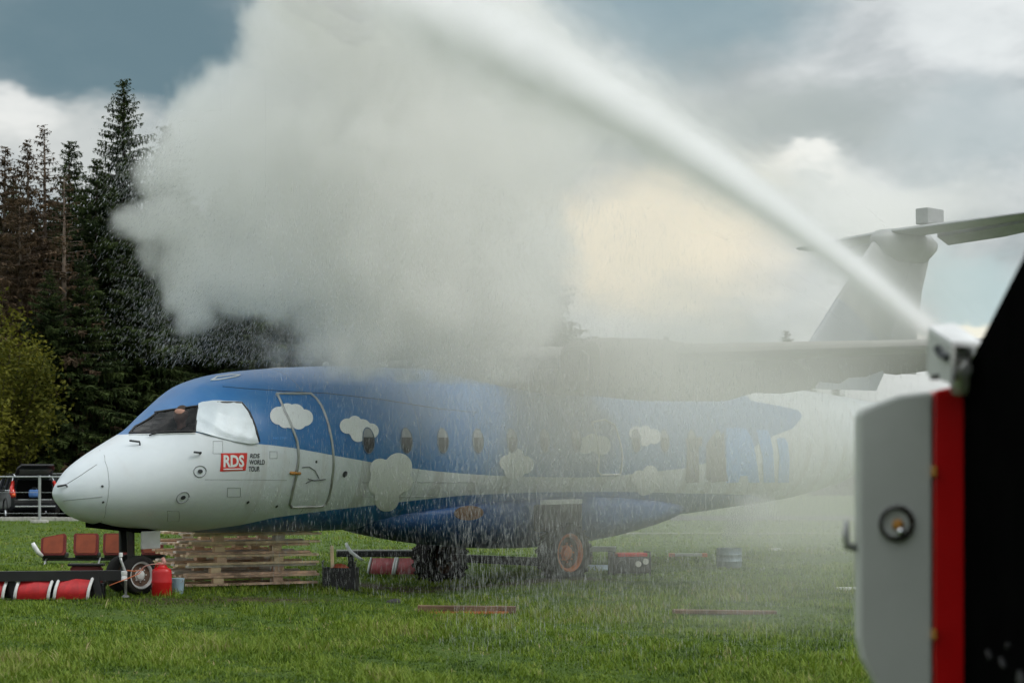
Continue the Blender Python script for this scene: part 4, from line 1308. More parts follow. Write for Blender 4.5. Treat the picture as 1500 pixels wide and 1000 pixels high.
tag(b7, 'white strip lying in the grass close to the grey truck door', 'strip')
MB().box((0, 0, .03), (.40, .12, .04), None, .006).build('strip', M['white'], b7)
b8 = empty('white_strip', at(1135, 809, 40)); b8.location.z = gz(b8.location.x, 40)
tag(b8, 'short white strip lying in the grass behind the barrel', 'strip')
MB().box((0, 0, .04), (.26, .12, .05), None, .006).build('strip', M['white'], b8)
p0 = at(578, 882, 24.0)
ston = empty('stone', (p0.x, p0.y, gz(p0.x, p0.y)))
tag(ston, 'small dark grey stone in the grass in front of the far wheel', 'stone')
bm = bmesh.new(); bmesh.ops.create_icosphere(bm, subdivisions=2, radius=.09)
for v in bm.verts: v.co = Vector((v.co.x * 1.3, v.co.y, v.co.z * .6)) * (1 + .12 * math.sin(v.co.x * 40 + v.co.y * 31))
me = bpy.data.meshes.new('rock'); bm.to_mesh(me); bm.free(); me.materials.append(M['dark_metal'])
o = bpy.data.objects.new('rock', me); col.objects.link(o); o.parent = ston

# --- temporary metal fence on the left
fx = at(58, 765, 66)
fen = empty('metal_fence', (fx.x, 66, 0))
tag(fen, 'galvanised metal fence with thin rails in front of the parked cars', 'fence')
for x in (-3.4, 0, 3.4):
    MB().tube([(x, 0, -.05), (x, 0, 1.70)], .05, 8).build('post', M['galv'], fen)
    MB().box((x, 0, .04), (.6, .28, .12), None, .03).build('foot_block', M['kerb'], fen)
for z in (.35, 1.10, 1.66):
    MB().tube([(-4.6, 0, z), (4.6, 0, z - .02)], .028 if z > 1.5 else .008, 6).build('rail', M['galv'], fen)
# --- parked cars
def car(name, loc, yaw, paint, label, open_gate=False):
    c = empty(name, loc, yaw)
    tag(c, label, 'car', 'cars parked behind the fence')
    L, W_ = 4.75, 1.88
    # side outline, front at +x
    rings = []
    secs = [(-2.36, .55, .98, .80), (-2.30, .42, 1.08, .90), (-2.05, .34, 1.13, .94), (-1.2, .30, 1.10, .94), (0, .30, 1.08, .94), (.95, .30, 1.04, .94), (1.3, .30, 1.00, .93), (2.0, .32, .88, .90), (2.30, .40, .76, .82), (2.38, .52, .66, .70)]
    for x, zb, zt, hw_ in secs:
        rings.append([Vector((x, y * hw_, z)) for y, z in ((-.92, zb), (-1, zb + .1), (-1, zt - .12), (-.93, zt), (.93, zt), (1, zt - .12), (1, zb + .1), (.92, zb))])
    MB().loft(rings).build('body', paint, c, smooth=35)
    roof = []
    for x, zt, hw_ in ((-2.22, 1.14, .90), (-1.98, 1.62, .70), (-1.5, 1.70, .70), (-.2, 1.73, .71), (.35, 1.68, .69), (1.10, 1.10, .86)):
        roof.append((x, zt, hw_))
    gl = MB()
    rg_ = [[Vector((x, -.90, 1.04)), Vector((x, -hw_, zt)), Vector((x, hw_, zt)), Vector((x, .90, 1.04))] for x, zt, hw_ in roof]
    gl.loft(rg_)
    gl.build('window_band', M['car_glass'], c, smooth=20)
    rf = MB()
    rg_ = [[Vector((x, -hw_ - .01, zt - .05)), Vector((x, -hw_ + .05, zt + .015)), Vector((x, hw_ - .05, zt + .015)), Vector((x, hw_ + .01, zt - .05))] for x, zt, hw_ in roof[1:5]]
    rf.loft(rg_).build('roof', paint, c, smooth=30)
    for sg in (-1, 1):
        MB().tube([(-1.9, sg * .66, 1.67), (-1.5, sg * .66, 1.77), (-.1, sg * .67, 1.79), (.3, sg * .66, 1.74)], .022, 6).build('roof_rail', M['chrome'], c, smooth=True)
        MB().tube([(-2.14, sg * .905, 1.12), (-1.98, sg * .76, 1.58), (-1.5, sg * .73, 1.655), (-.2, sg * .735, 1.68), (.32, sg * .725, 1.64), (1.0, sg * .885, 1.12), (-2.14, sg * .915, 1.10)], .022, 6).build('window_trim', M['chrome'], c, smooth=True)
        for xp in (-1.15, -.05):
            MB().tube([(xp, sg * .915, 1.08), (xp, sg * .735, 1.68)], .045, 6).build('pillar', paint, c)
        # tall lamps up the rear pillars
        MB().tube([(-2.33, sg * .80, .86), (-2.34, sg * .84, 1.02), (-2.26, sg * .86, 1.16), (-2.08, sg * .78, 1.46)], [.09, .12, .09, .06], 8).build('tail_lamp', M['tail_red'], c, smooth=True)
        MB().tube([(-2.40, sg * .80, .90), (-2.40, sg * .83, 1.0)], .07, 8).build('indicator', M['tail_orange'], c, smooth=True)
        for x in (-1.42, 1.42):
            wheel('wheel', (x, sg * .82, .36), .37, .24, M['chrome'], c, hub=.68)
            MB().tube([(x + .44 * math.cos(t), sg * .93, .36 + .44 * math.sin(t)) for t in np.linspace(0, math.pi, 14)], .05, 6).build('wheel_arch', M['black'], c, smooth=True)
        MB().box((.72, sg * 1.02, 1.14), (.10, .2, .15), None, .04).build('mirror', paint, c)
    MB().box((-2.38, 0, .50), (.12, 1.55, .05), None, .01).build('bumper_trim', M['chrome'], c)
    MB().box((-2.37, 0, .68), (.10, 1.60, .16), None, .03).build('rear_bumper', M['black'], c)
    MB().box((-2.40, 0, .76), (.04, 1.3, .03), None, .008).build('sill_trim', M['chrome'], c)
    if open_gate:
        MB().prism([(-.72, .80), (.72, .80), (.64, 1.52), (-.64, 1.52)], (-2.385, 0, 0), (0, 1, 0), (0, 0, 1), (.06, 0, 0)).build('boot_opening', M['matte_black'], c)
        g = empty('tailgate', (-1.98, 0, 1.70), 0, c)
        MB().prism([(-.68, 0), (.68, 0), (.72, .62), (.60, 1.0), (-.60, 1.0), (-.72, .62)], (0, 0, 0), (0, 1, 0), (-.93, 0, .37), (.02, 0, .06)).build('gate_panel', paint, g)
        MB().prism([(-.58, .12), (.58, .12), (.62, .6), (-.62, .6)], (-.0, 0, -.012), (0, 1, 0), (-.93, 0, .37), (.004, 0, .01)).build('gate_glass', M['grey_metal'], g)
        for sg in (-1, 1):
            MB().tube([(-2.1, sg * .66, 1.35), (-2.55, sg * .62, 1.88)], .014, 6).build('gas_strut', M['black'], c)
    else:
        MB().prism([(-.7, 1.12), (.7, 1.12), (.58, 1.56), (-.58, 1.56)], (-2.24, 0, 0), (0, 1, 0), (.12, 0, 1), (.02, 0, 0)).build('rear_glass', M['car_glass'], c)
        MB().box((-2.40, 0, .90), (.02, .52, .12), None, .004).build('number_plate', M['white'], c)
    return c
cA = at(20, 758, 71.5)
carA = car('parked_car', (cA.x - .1, 73.2, .012), R(116), M['car_dark'], 'dark grey estate car with tall red tail lamps and its tailgate up', True)
bagc = carA.matrix_basis @ Vector((-2.50, .05, .86))
bg = empty('blue_bag', bagc)
tag(bg, 'blue bag in the open boot of the dark grey car', 'bag')
MB().box((0, 0, .14), (.42, .3, .30), Matrix.Rotation(R(10), 3, 'Z'), .08).build('bag_body', M['bag_blue'], bg, smooth=True)
MB().tube([(-.1, 0, .27), (-.06, 0, .36), (.06, 0, .36), (.1, 0, .27)], .015, 6).build('strap', M['ink'], bg)
cB = at(60, 757, 74)
carB = car('parked_car', (cB.x + 1.45, 76.0, .012), R(8), M['car_black'], 'black car with a chrome window line partly hidden behind the white nose')

# ================================================================== TREES
def crown_mesh(name, quads, m, tones):
    V = np.array(quads, np.float32).reshape(-1, 3)
    n = len(V) // 4
    F = np.arange(n * 4).reshape(n, 4)
    me = bpy.data.meshes.new(name)
    me.vertices.add(len(V)); me.vertices.foreach_set('co', V.ravel())
    me.loops.add(n * 4); me.loops.foreach_set('vertex_index', F.ravel().astype(np.int32))
    me.polygons.add(n); me.polygons.foreach_set('loop_start', (np.arange(n) * 4).astype(np.int32))
    me.update(calc_edges=True)
    a = me.attributes.new('tone', 'FLOAT', 'POINT')
    a.data.foreach_set('value', np.repeat(np.array(tones, np.float32), 4))
    me.materials.append(m)
    return me
def spruce_meshes(h, base_r, m, seed, dens=1.0, bare=0.0, low=.04):
    """tiers of drooping boughs hung with needle sprays"""
    r = random.Random(seed)
    Q, T = [], []
    limbs = MB()
    trunk = MB().tube([(0, 0, 0), (r.uniform(-.1, .1), r.uniform(-.1, .1), h * .5), (r.uniform(-.1, .1), 0, h * .985)], [h * .016 + .04, h * .010, .015], 9)
    z = h * low + r.uniform(.2, .5)
    while z < h * .99:
        t = z / h
        rad = base_r * (1 - t) ** .82 * (.8 + .4 * r.random()) + .12
        nb = max(4, int((7 + 7 * (1 - t)) * dens))
        a0 = r.uniform(0, 6.28)
        for k in range(nb):
            if r.random() < bare * .5: continue
            a = a0 + 6.283 * k / nb + r.uniform(-.35, .35)
            L = max(.16, rad * r.choice((r.uniform(.35, .8), r.uniform(.75, 1.1), r.uniform(.9, 1.32))))
            rise = .45 * (t - .35) + r.uniform(-.08, .10)
            d0 = Vector((math.cos(a), math.sin(a), 0)); sd = Vector((-math.sin(a), math.cos(a), 0))
            zz = z + r.uniform(-.15, .15)
            pts = []
            for i in range(5):
                u = i / 4
                droop = -L * .36 * u * u * (1.1 - t) + L * .2 * max(0, u - .7)
                pts.append(Vector((0, 0, zz)) + d0 * (L * u) + Vector((0, 0, rise * L * u + droop)))
            limbs.tube([pts[0], pts[2], pts[4]], [.012 + .018 * (1 - t), .012, .004], 3, cap=False)
            tone = r.random()
            ns = max(4, int(L / .115))
            for i in range(ns):
                u = (i + r.random()) / ns
                if u < .08: continue
                if r.random() < bare: continue
                j = min(3, int(u * 4)); p = pts[j].lerp(pts[j + 1], u * 4 - j)
                fs = .42 + .58 * min(1, (1 - t) * 2.2)
                ln = max(.10, (.12 + .20 * L * (1 - abs(u - .4) * 1.2)) * r.uniform(.7, 1.25) * (.6 + .4 * fs))
                for sg in (-1, 1):
                    dirv = (sd * sg * r.uniform(.6, 1.0) + d0 * r.uniform(.3, .9) + Vector((0, 0, r.uniform(-.55, .1)))).normalized()
                    side = (dirv.cross(Vector((r.uniform(-.5, .5), r.uniform(-.5, .5), 1))).normalized()) * r.uniform(.05, .11) * fs
                    Q.extend([p + side * .6, p - side * .6, p + dirv * ln - side * .4, p + dirv * ln + side * .4])
                    T.append(min(1, max(0, tone * .5 + .35 * u + r.uniform(-.15, .15))))
                    if r.random() < .85:      # hanging spray
                        hang = Vector((r.uniform(-.06, .06), r.uniform(-.06, .06), -ln * r.uniform(.35, .85)))
                        m0 = p + dirv * ln * r.uniform(.2, .7)
                        ww = (d0 * r.uniform(-1, 1) + sd * r.uniform(-1, 1)).normalized() * r.uniform(.05, .09) * fs
                        Q.extend([m0 + ww, m0 - ww, m0 - ww * .4 + hang, m0 + ww * .4 + hang])
                        T.append(min(1, max(0, tone * .45 + .2 * u + r.uniform(-.15, .1))))
        z += (.16 + .20 * (1 - t)) * r.uniform(.8, 1.2) * (h / 15) ** .5
    return crown_mesh('crown', Q, m, T), trunk, limbs
def tree(name, label, px, py_top, d, proto, group, rz=0.0, sink=0.0):
    """place a tree so that its top stands at the given pixel"""
    crown_me, trunk_me, limb_me, h0 = proto
    p = at(px, py_top, d)
    s_ = (p.z + sink) / h0
    o = empty(name, (p.x, d, -sink), rz)
    o.scale = (s_ * (.92 + .16 * random.random()), s_ * (.92 + .16 * random.random()), s_)
    if 'rightmost' in label: o.scale = (s_ * 1.2, s_ * 1.2, s_)
    tag(o, label, 'tree', group)
    for nm, me in (('trunk', trunk_me), ('limbs', limb_me), ('crown', crown_me)):
        c = bpy.data.objects.new(nm, me); col.objects.link(c); c.parent = o
        if nm == 'limbs': c['kind'] = 'stuff'
    return o
def proto(h, br, m, seed, bark, **kw):
    c, tr, lb = spruce_meshes(h, br, m, seed, **kw)
    def tm(mb, nm):
        o = mb.build(nm, bark, None, smooth=True); me = o.data; bpy.data.objects.remove(o); return me
    return c, tm(tr, 'trunk'), tm(lb, 'limbs'), h
SP = [proto(19, 4.7, M['needles'], 21, M['bark'], dens=1.1), proto(15, 4.4, M['needles'], 22, M['bark'], dens=1.15), proto(16, 4.2, M['needles'], 23, M['bark'])]
BR = [proto(16, 3.5, M['needles_brown'], 31, M['bark_grey'], bare=.25, dens=.95, low=.08), proto(15, 2.6, M['needles_brown'], 32, M['bark_grey'], bare=.6, dens=.9, low=.08)]
G = 'spruces at the edge of the field'
tr_list = [
    ('tallest dark green spruce, its pointed top clear of the others on the left', 181, 113, 86, 0, 'green_spruce'),
    ('dark spruce half swallowed by the left edge of the spray', 246, 176, 92, 2, 'green_spruce'),
    ('dark spruce just right of the brown trees, with a ragged top', 104, 200, 90, 2, 'green_spruce'),
    ('dark spruce whose low top stands between the brown ones and the tallest', 142, 232, 84, 1, 'green_spruce'),
    ('dark spruce low behind the white nose of the aeroplane', 205, 330, 82, 1, 'green_spruce'),
    ('dark spruce under the left lobes of spray, over the cockpit', 285, 300, 86, 1, 'green_spruce'),
    ('spruce faintly seen through the spray above the passenger door', 345, 245, 88, 2, 'green_spruce'),
    ('dark spruce under the spray, above the row of cabin windows', 425, 265, 85, 1, 'green_spruce'),
    ('spruce veiled by the middle of the spray', 505, 215, 90, 0, 'green_spruce'),
    ('spruce veiled by the spray left of the wing root', 585, 240, 87, 1, 'green_spruce'),
    ('spruce veiled by the spray over the wing root', 660, 215, 88, 2, 'green_spruce'),
    ('rightmost big spruce, its right boughs dim against the warm sky', 722, 215, 84, 0, 'green_spruce'),
    ('dark spruce filling in behind the yellow green bush', 60, 330, 88, 1, 'green_spruce'),
    ('dark spruce at the left picture edge behind the bush', -25, 300, 92, 2, 'green_spruce'),
    ('young dark spruce close behind the right side of the yellow green bush', 72, 395, 78, 1, 'green_spruce'),
    ('young dark spruce between bush and nose cone, its top below the brown trees', 122, 375, 79, 2, 'green_spruce'),
    ('dying brown spruce with thin bare top at the far left', 40, 203, 83, 0, 'brown'),
    ('bare brown spruce with a spindly top, second from the left', 64, 180, 87, 1, 'brown'),
    ('brown withered spruce leaning out at the left edge', 8, 212, 85, 0, 'brown'),
    ('greyish withered spruce in front of the dark one', 95, 252, 79, 1, 'brown'),
    ('short rust brown spruce behind the top of the yellow green bush', 28, 290, 80, 0, 'brown'),
]
back = [(-40, 250), (20, 262), (78, 285), (120, 300), (168, 285), (228, 270), (268, 258), (316, 275), (384, 290), (465, 285), (545, 265), (622, 275), (700, 270), (780, 330)]
words_ = ['left picture edge', 'two brown trees', 'thin bare brown tree', 'ragged dark spruce', 'tallest spruce', 'left edge of the spray', 'left lobes of spray', 'spray above the cockpit roof', 'spray above the passenger door', 'spray above the first cabin windows', 'spray left of the wing root', 'densest spray', 'spray right of the wing root', 'rightmost big spruce']
for i, (px, pt_) in enumerate(back):
    tr_list.append(('spruce of the back row, behind the ' + words_[i], px, pt_, 97 + 3 * (i % 3), i % 3, 'green_spruce'))
for i, (lab, px, pt_, d, k, kind) in enumerate(tr_list):
    tree('spruce' if kind != 'brown' else 'dead_spruce', lab, px, pt_, d, (SP if kind != 'brown' else BR)[k], G, rz=1.7 * i)
# small trees on the skyline beyond the wing
for lab, px, pt_, d in (('small distant tree top above the port wing, left one', 975, 492, 190), ('small distant tree above the wing, close to the tail fin', 1152, 484, 200), ('distant dim tree below the tail of the aeroplane', 1225, 560, 170)):
    tree('distant_tree', lab, px, pt_, d, SP[1], 'distant trees beyond the field', rz=px)

# yellow green deciduous bush
def bush(name, label, cx_, base_d, w_, h_, m, seed, n, ls):
    r = random.Random(seed)
    o = empty(name, (cx_, base_d, 0))
    tag(o, label, 'bush')
    Q, T = [], []
    lm = MB()
    stems = []
    for k in range(26):
        a = r.uniform(0, 6.28); rr_ = math.sqrt(r.random())
        tip_ = Vector((w_ / 2 * rr_ * math.cos(a), w_ / 2 * rr_ * math.sin(a), h_ * (1 - .45 * rr_ * rr_) * r.uniform(.72, 1.0)))
        mid = Vector((tip_.x * .4, tip_.y * .4, tip_.z * .45))
        lm.tube([(tip_.x * .05, tip_.y * .05, 0), mid, tip_], [.05, .03, .008], 5, cap=False)
        stems.append((mid, tip_, r.random()))
    for k in range(n):
        mid, tip_, tn = r.choice(stems)
        u = r.random() ** .6
        p = mid.lerp(tip_, u) if r.random() < .8 else Vector((0, 0, 0)).lerp(mid, r.uniform(.5, 1))
        p = p + Vector((r.gauss(0, .33), r.gauss(0, .33), r.gauss(0, .28)))
        if p.z < .1: continue
        d1 = Vector((r.gauss(0, 1), r.gauss(0, 1), r.gauss(0, .6))).normalized()
        d2 = d1.cross(Vector((r.gauss(0, 1), r.gauss(0, 1), r.gauss(0, 1)))).normalized()
        l_ = ls * r.uniform(.6, 1.3)
        Q.extend([p - d1 * l_ - d2 * l_ * .1, p - d2 * l_ * .5, p + d1 * l_, p + d2 * l_ * .5])
        T.append(min(1, max(0, tn * .5 + r.uniform(0, .5))))
    lm.build('stems', M['bark'], o, smooth=True)['kind'] = 'stuff'
    c = bpy.data.objects.new('crown', crown_mesh('crown', Q, m, T)); col.objects.link(c); c.parent = o
    return o
bp = at(2, 700, 75)
bush('bush', 'yellow green bush in young leaf at the left edge below the spruces', bp.x - .2, 75, 5.8, 9.4, M['leaves_yellow'], 5, 17000, .10)
for i, (px, wd, hh) in enumerate(((110, 5, 3.2), (190, 5, 3.6), (270, 5, 3.4))):
    bp = at(px, 700, 80)
    bush('bush', ['low dark green bush behind the parked cars', 'low dark green bush behind the nose cone', 'low dark green bush behind the cockpit'][i], bp.x, 80 + i, wd, hh, M['needles'], 50 + i, 5000, .12)

# ================================================================== FIRE ENGINE, close on the right
TX, TD = 1.14, 5.0
tk = empty('fire_engine', (0, 0, 0))
tag(tk, 'red, grey and black fire engine close on the right with its roof nozzle spraying', 'fire engine')
def zpx(py, d): return CAM_H + (HY - py) / FPX * d
def xpx(px, d): return (px - CX) / FPX * d
# open grey door seen from inside, hinged on the red jamb
xl, xr = xpx(1258, TD), xpx(1367, TD)
zt_l, zt_r = zpx(606, TD), zpx(573, TD)
poly = [(xl, zt_l), (xl + .012, zt_l + .014), (xl + .05, zpx(590, TD)), (xl + .11, zpx(578, TD)), (xr, zt_r), (xr, .62), (xl + .10, .62), (xl + .06, zpx(1015, TD)), (xl + .012, zpx(965, TD)), (xl, zpx(935, TD))]
doorT = MB().prism(poly, (0, TD, 0), (1, 0, 0), (0, 0, 1), (0, .07, 0)).build('door', M['truck_grey'], tk)
md = doorT.modifiers.new('bevel', 'BEVEL'); md.width = .012; md.segments = 3; md.limit_method = 'ANGLE'
lc = (xpx(1312, TD), TD, zpx(766, TD))
MB().lathe([(.047, .0), (.049, -.012), (.043, -.016), (.038, -.008), (.034, .012), (.0, .014)], lc, 'Y', 28, None, False).build('round_lamp', M['lamp_glass'], doorT, smooth=40)
MB().lathe([(0, -.004), (.014, -.002), (.017, .012)], (lc[0] + .006, lc[1] - .006, lc[2] - .004), 'Y', 14).build('amber_bulb', M['amber'], doorT, smooth=True)
MB().lathe([(0, -.005), (.010, -.003), (.012, .008)], (lc[0] + .012, lc[1] - .012, lc[2] - .022), 'Y', 12).build('reflector', M['chrome'], doorT, smooth=True)
MB().tube([(xl, TD + .03, zpx(803, TD)), (xl - .026, TD + .03, zpx(800, TD)), (xl - .030, TD + .03, zpx(785, TD)), (xl - .028, TD + .03, zpx(762, TD))], [.012, .012, .010, .007], 8).build('door_catch', M['grey_metal'], doorT, smooth=True)
for py in (690, 928):
    MB().box((xr + .001, TD - .006, zpx(py, TD)), (.012, .02, .030), None, .004).build('hinge', M['amber'], tk)
# red jamb and body
xj = xpx(1414, TD)
jp = [(xr + .002, .62), (xj, .62), (xj, zpx(563, TD)), (xr + .012, zpx(571, TD)), (xr + .002, zpx(576, TD))]
jm = MB().prism(jp, (0, TD + .005, 0), (1, 0, 0), (0, 0, 1), (0, .16, 0)).build('door_jamb', M['truck_red'], tk)
md = jm.modifiers.new('bevel', 'BEVEL'); md.width = .01; md.segments = 3; md.limit_method = 'ANGLE'
# cab: black front corner with a raked windscreen post, running back past the viewpoint
xs0 = xj - .002
cab = [(5.10, .62), (5.10, 1.0), (5.05, zpx(560, 5.0)), (4.9, zpx(520, 4.9))]
d1 = 2700 * xs0 / (1500 - CX)
cab += [(d1, zpx(375, d1)), (3.6, 2.78), (3.2, 2.86), (-2.8, 2.86), (-2.8, .62)]
MB().prism(cab, (xs0, 0, 0), (0, 1, 0), (0, 0, 1), (2.3, 0, 0)).build('cab', M['matte_black'], tk)
MB().prism([(3.2, .5), (-2.75, .5), (-2.75, .72), (3.2, .72)], (xs0 - .01, 0, 0), (0, 1, 0), (0, 0, 1), (.02, 0, 0)).build('side_skirt', M['truck_red'], tk)
MB().box((xs0 + 1.15, 1.0, .80), (2.1, 7.2, .5), None, .05).build('chassis', M['black'], tk)
for x_, y_ in ((xs0 + .28, 2.6), (xs0 + 2.05, 2.6), (xs0 + .28, -1.6), (xs0 + 2.05, -1.6)):
    e = wheel('wheel', (x_, y_, .62), .62, .40, M['grey_metal'], tk, hub=.55, tread=16)
    e.rotation_euler.z = R(90)
for (px, py, sx, sz) in ((1450, 958, .016, .012), (1470, 970, .018, .011), (1497, 995, .02, .03), (1478, 945, .006, .012)):
    d_ = 2700 * (xs0 - .004) / (px - CX)
    MB().box((xs0 - .006, d_, zpx(py, d_)), (.012, sx * 2.2, sz), Matrix.Rotation(R(30), 3, 'X'), .004).build('flare_speck', M['black'], tk)  # faint flare specks on the black side, shaped as tiny boxes
# roof nozzle in its grey housing
tn = empty('water_cannon', at(1398, 520, 5.05), 0, tk)
def tl(px, py, d): return at(px, py, d) - tn.location
A_, B_, C_, D_ = tl(1360, 478, 4.95), tl(1394, 500, 4.8), tl(1441, 502, 4.9), tl(1398, 473, 5.15)
A2, B2 = tl(1357, 548, 4.95), tl(1392, 562, 4.8)
dn = Vector((0, 0, -.012))
MB().add([A_, B_, C_, D_, A_ + dn, B_ + dn, C_ + dn, D_ + dn], [(0, 1, 2, 3), (7, 6, 5, 4), (0, 4, 5, 1), (1, 5, 6, 2), (2, 6, 7, 3), (3, 7, 4, 0)]).build('housing_top', M['alu'], tn)
ins = Vector((.012, .006, 0))
MB().add([A_ + dn, B_ + dn, B2, A2, A_ + dn + ins, B_ + dn + ins, B2 + ins, A2 + ins], [(0, 1, 2, 3), (7, 6, 5, 4), (0, 4, 5, 1), (1, 5, 6, 2), (2, 6, 7, 3), (3, 7, 4, 0)]).build('housing_side', M['truck_grey'], tn)
MB().tube([tl(1372, 508, 4.86), tl(1377, 518, 4.85), tl(1388, 524, 4.81)], .010, 8).build('side_slot', M['ink'], tn)
MB().tube([tl(1425, 521, 4.95), tl(1395, 512, 4.97), tl(1372, 500, 5.0)], [.022, .024, .028], 14).build('nozzle_pipe', M['grey_metal'], tn, smooth=True)
MB().lathe([(.0, -.03), (.030, -.022), (.034, 0), (.030, .022), (0, .03)], tl(1405, 541, 4.93), 'Y', 18).build('swivel_joint', M['alu'], tn, smooth=True)
MB().tube([tl(1405, 545, 4.95), tl(1408, 572, 4.98)], .028, 14).build('riser_pipe', M['alu'], tn, smooth=True)
MB().box(tl(1382, 552, 4.9), (.06, .06, .012), None, .003).build('base_plate', M['dark_metal'], tn)
ma = empty('mirror_arm', (0, 0, 0), 0, tk)
pE = at(1270, -6, 4.6)
MB().tube([(xs0 + .1, 3.4, 2.84), (xs0 - .05, 3.9, 2.95), (pE.x + .1, 4.5, pE.z + .06), (pE.x, 4.6, pE.z + .03)], .016, 8).build('arm', M['black'], ma, smooth=True)
MB().box(pE + Vector((0, 0, .012)), (.07, .05, .03), None, .01).build('mirror_head', M['black'], ma)

# ================================================================== WATER: jet, spray, mist, falling drops
def vol_mat(name, density, colr=(.9995, .9972, .9915), aniso=.25, attr=None, step=None):
    m = bpy.data.materials.new(name)
    m.use_nodes = True
    t = NT(m.node_tree)
    t.n.remove(t.n['Principled BSDF'])
    v = t.new('ShaderNodeVolumePrincipled')
    v.inputs['Color'].default_value = (*colr, 1)
    v.inputs['Anisotropy'].default_value = aniso
    v.inputs['Density'].default_value = density
    v.inputs['Density Attribute'].default_value = attr or ''
    t.link(v.outputs[0], t.n['Material Output'].inputs['Volume'])
    return m

def grid_cloud(name, label, lo, hi, res, blobs, m, warp=.55, wscale=.55, rag=.55, rscale=.9, edge=.25, floor=.0):
    """a fog grid: discs of spray joined, their surface torn by noise"""
    vd = bpy.data.volumes.new(name)
    vd.materials.append(m)
    vd.render.step_size = 1.8 / res
    o = bpy.data.objects.new(name, vd); col.objects.link(o)
    tag(o, label, kind='stuff')
    g = bpy.data.node_groups.new(name, 'GeometryNodeTree')
    g.interface.new_socket('Geometry', in_out='INPUT', socket_type='NodeSocketGeometry')
    g.interface.new_socket('Geometry', in_out='OUTPUT', socket_type='NodeSocketGeometry')
    t = NT(g)
    go = t.new('NodeGroupOutput')
    vc = t.new('GeometryNodeVolumeCube')
    vc.inputs['Min'].default_value = lo; vc.inputs['Max'].default_value = hi
    for k, ax in enumerate('XYZ'):
        vc.inputs['Resolution ' + ax].default_value = int((hi[k] - lo[k]) * res)
    pos = t.new('GeometryNodeInputPosition').outputs[0]
    nz = t.noise(pos, wscale, 3, .6)
    pw = t.vmath('ADD', pos, t.vmath('SCALE', t.vmath('SUBTRACT', nz.outputs['Color'], (.5, .5, .5)), scale=warp * 2))
    best = None
    for (c, r_, wt) in blobs:
        d = t.vmath('LENGTH', t.vmath('MULTIPLY', t.vmath('SUBTRACT', pw, c), (1 / r_[0], 1 / r_[1], 1 / r_[2])))
        f = t.math('MULTIPLY', t.math('SUBTRACT', 1.0, d), wt)
        best = f if best is None else t.math('MAXIMUM', best, f)
    n2 = t.noise(pos, rscale, 6, .62, .3)
    n4 = t.noise(pos, rscale * 3.6, 4, .65)
    # torn along the fall of the water: stretched down and to the left
    along = t.math('ADD', t.vmath('DOT_PRODUCT', pos, (-.5, 0, -.866)), 0)
    across = t.vmath('DOT_PRODUCT', pos, (.866, 0, -.5))
    sp_ = t.new('ShaderNodeSeparateXYZ'); t.link(pos, sp_.inputs[0])
    cb_ = t.new('ShaderNodeCombineXYZ')
    t.link(t.math('MULTIPLY', along, .28), cb_.inputs[0]); t.link(across, cb_.inputs[1]); t.link(sp_.outputs[1], cb_.inputs[2])
    n5 = t.noise(cb_.outputs[0], rscale * 2.6, 4, .6)
    v = t.math('ADD', best, t.math('ADD', t.math('MULTIPLY', t.math('SUBTRACT', n2.outputs[0], .5), rag), t.math('ADD', t.math('MULTIPLY', t.math('SUBTRACT', n4.outputs[0], .5), rag * .40), t.math('MULTIPLY', t.math('SUBTRACT', n5.outputs[0], .5), rag * .75))))
    v = t.math('MAXIMUM', t.math('MULTIPLY', t.math('GREATER_THAN', best, -.2), t.smooth(v, 0, edge)), floor)
    t.link(v, vc.inputs['Density'])
    sm = t.new('GeometryNodeSetMaterial')
    sm.inputs['Material'].default_value = m
    t.link(vc.outputs[0], sm.inputs[0]); t.link(sm.outputs[0], go.inputs[0])
    md = o.modifiers.new('spray', 'NODES'); md.node_group = g
    return o
def wp(px, py, d=26.0): return tuple(at(px, py, d))
spray_blobs = [
    (wp(580, 60), (2.0, 1.6, 2.2), 1.0), (wp(540, 250), (2.6, 1.7, 2.1), 1.0), (wp(405, 190), (1.35, 1.3, 1.2), 1.0),
    (wp(320, 215), (1.15, 1.0, 1.0), 1.0), (wp(255, 245), (.62, .6, .45), .9), (wp(215, 325), (.50, .5, .30), .75), (wp(275, 320), (.75, .7, .45), .9),
    (wp(330, 360), (1.1, .9, .85), .95), (wp(290, 430), (.5, .6, .6), .55), (wp(390, 390), (1.2, 1.0, .85), .9), (wp(448, 70), (.92, 1.0, .9), 1.0),
    (wp(560, 380), (2.0, 1.5, 1.3), .85), (wp(560, -70), (1.6, 1.4, 1.6), 1.0), (wp(650, 260), (1.7, 1.6, 2.4), .7), (wp(640, 60), (1.8, 1.5, 1.6), .9), (wp(600, -20, 25), (1.5, 1.5, 1.0), 1.1), (wp(480, -40, 24.6), (1.2, 1.2, .9), 1.1), (wp(300, 455), (.35, .5, .35), .5), (wp(240, 380), (.35, .4, .3), .4),
    (wp(620, 440), (1.9, 1.5, 1.3), .6), (wp(735, 400), (1.15, 1.5, 1.7), .45), (wp(740, 180), (1.4, 1.5, 1.3), .4), (wp(560, 500), (1.3, 1.2, .6), .3), (wp(480, 470), (.9, .9, .6), .35),
]
m_spray = vol_mat('spray_droplets', 0.0, attr='density')
m_spray.node_tree.nodes['Principled Volume'].inputs['Density'].default_value = 1.7
grid_cloud('water_spray', 'thick pale cloud of spray breaking up over the aeroplane', (-6.4, 23.2, 3.0), (1.6, 28.8, 9.6), 12, spray_blobs, m_spray, edge=.16, rag=.85, rscale=1.0, warp=.5)
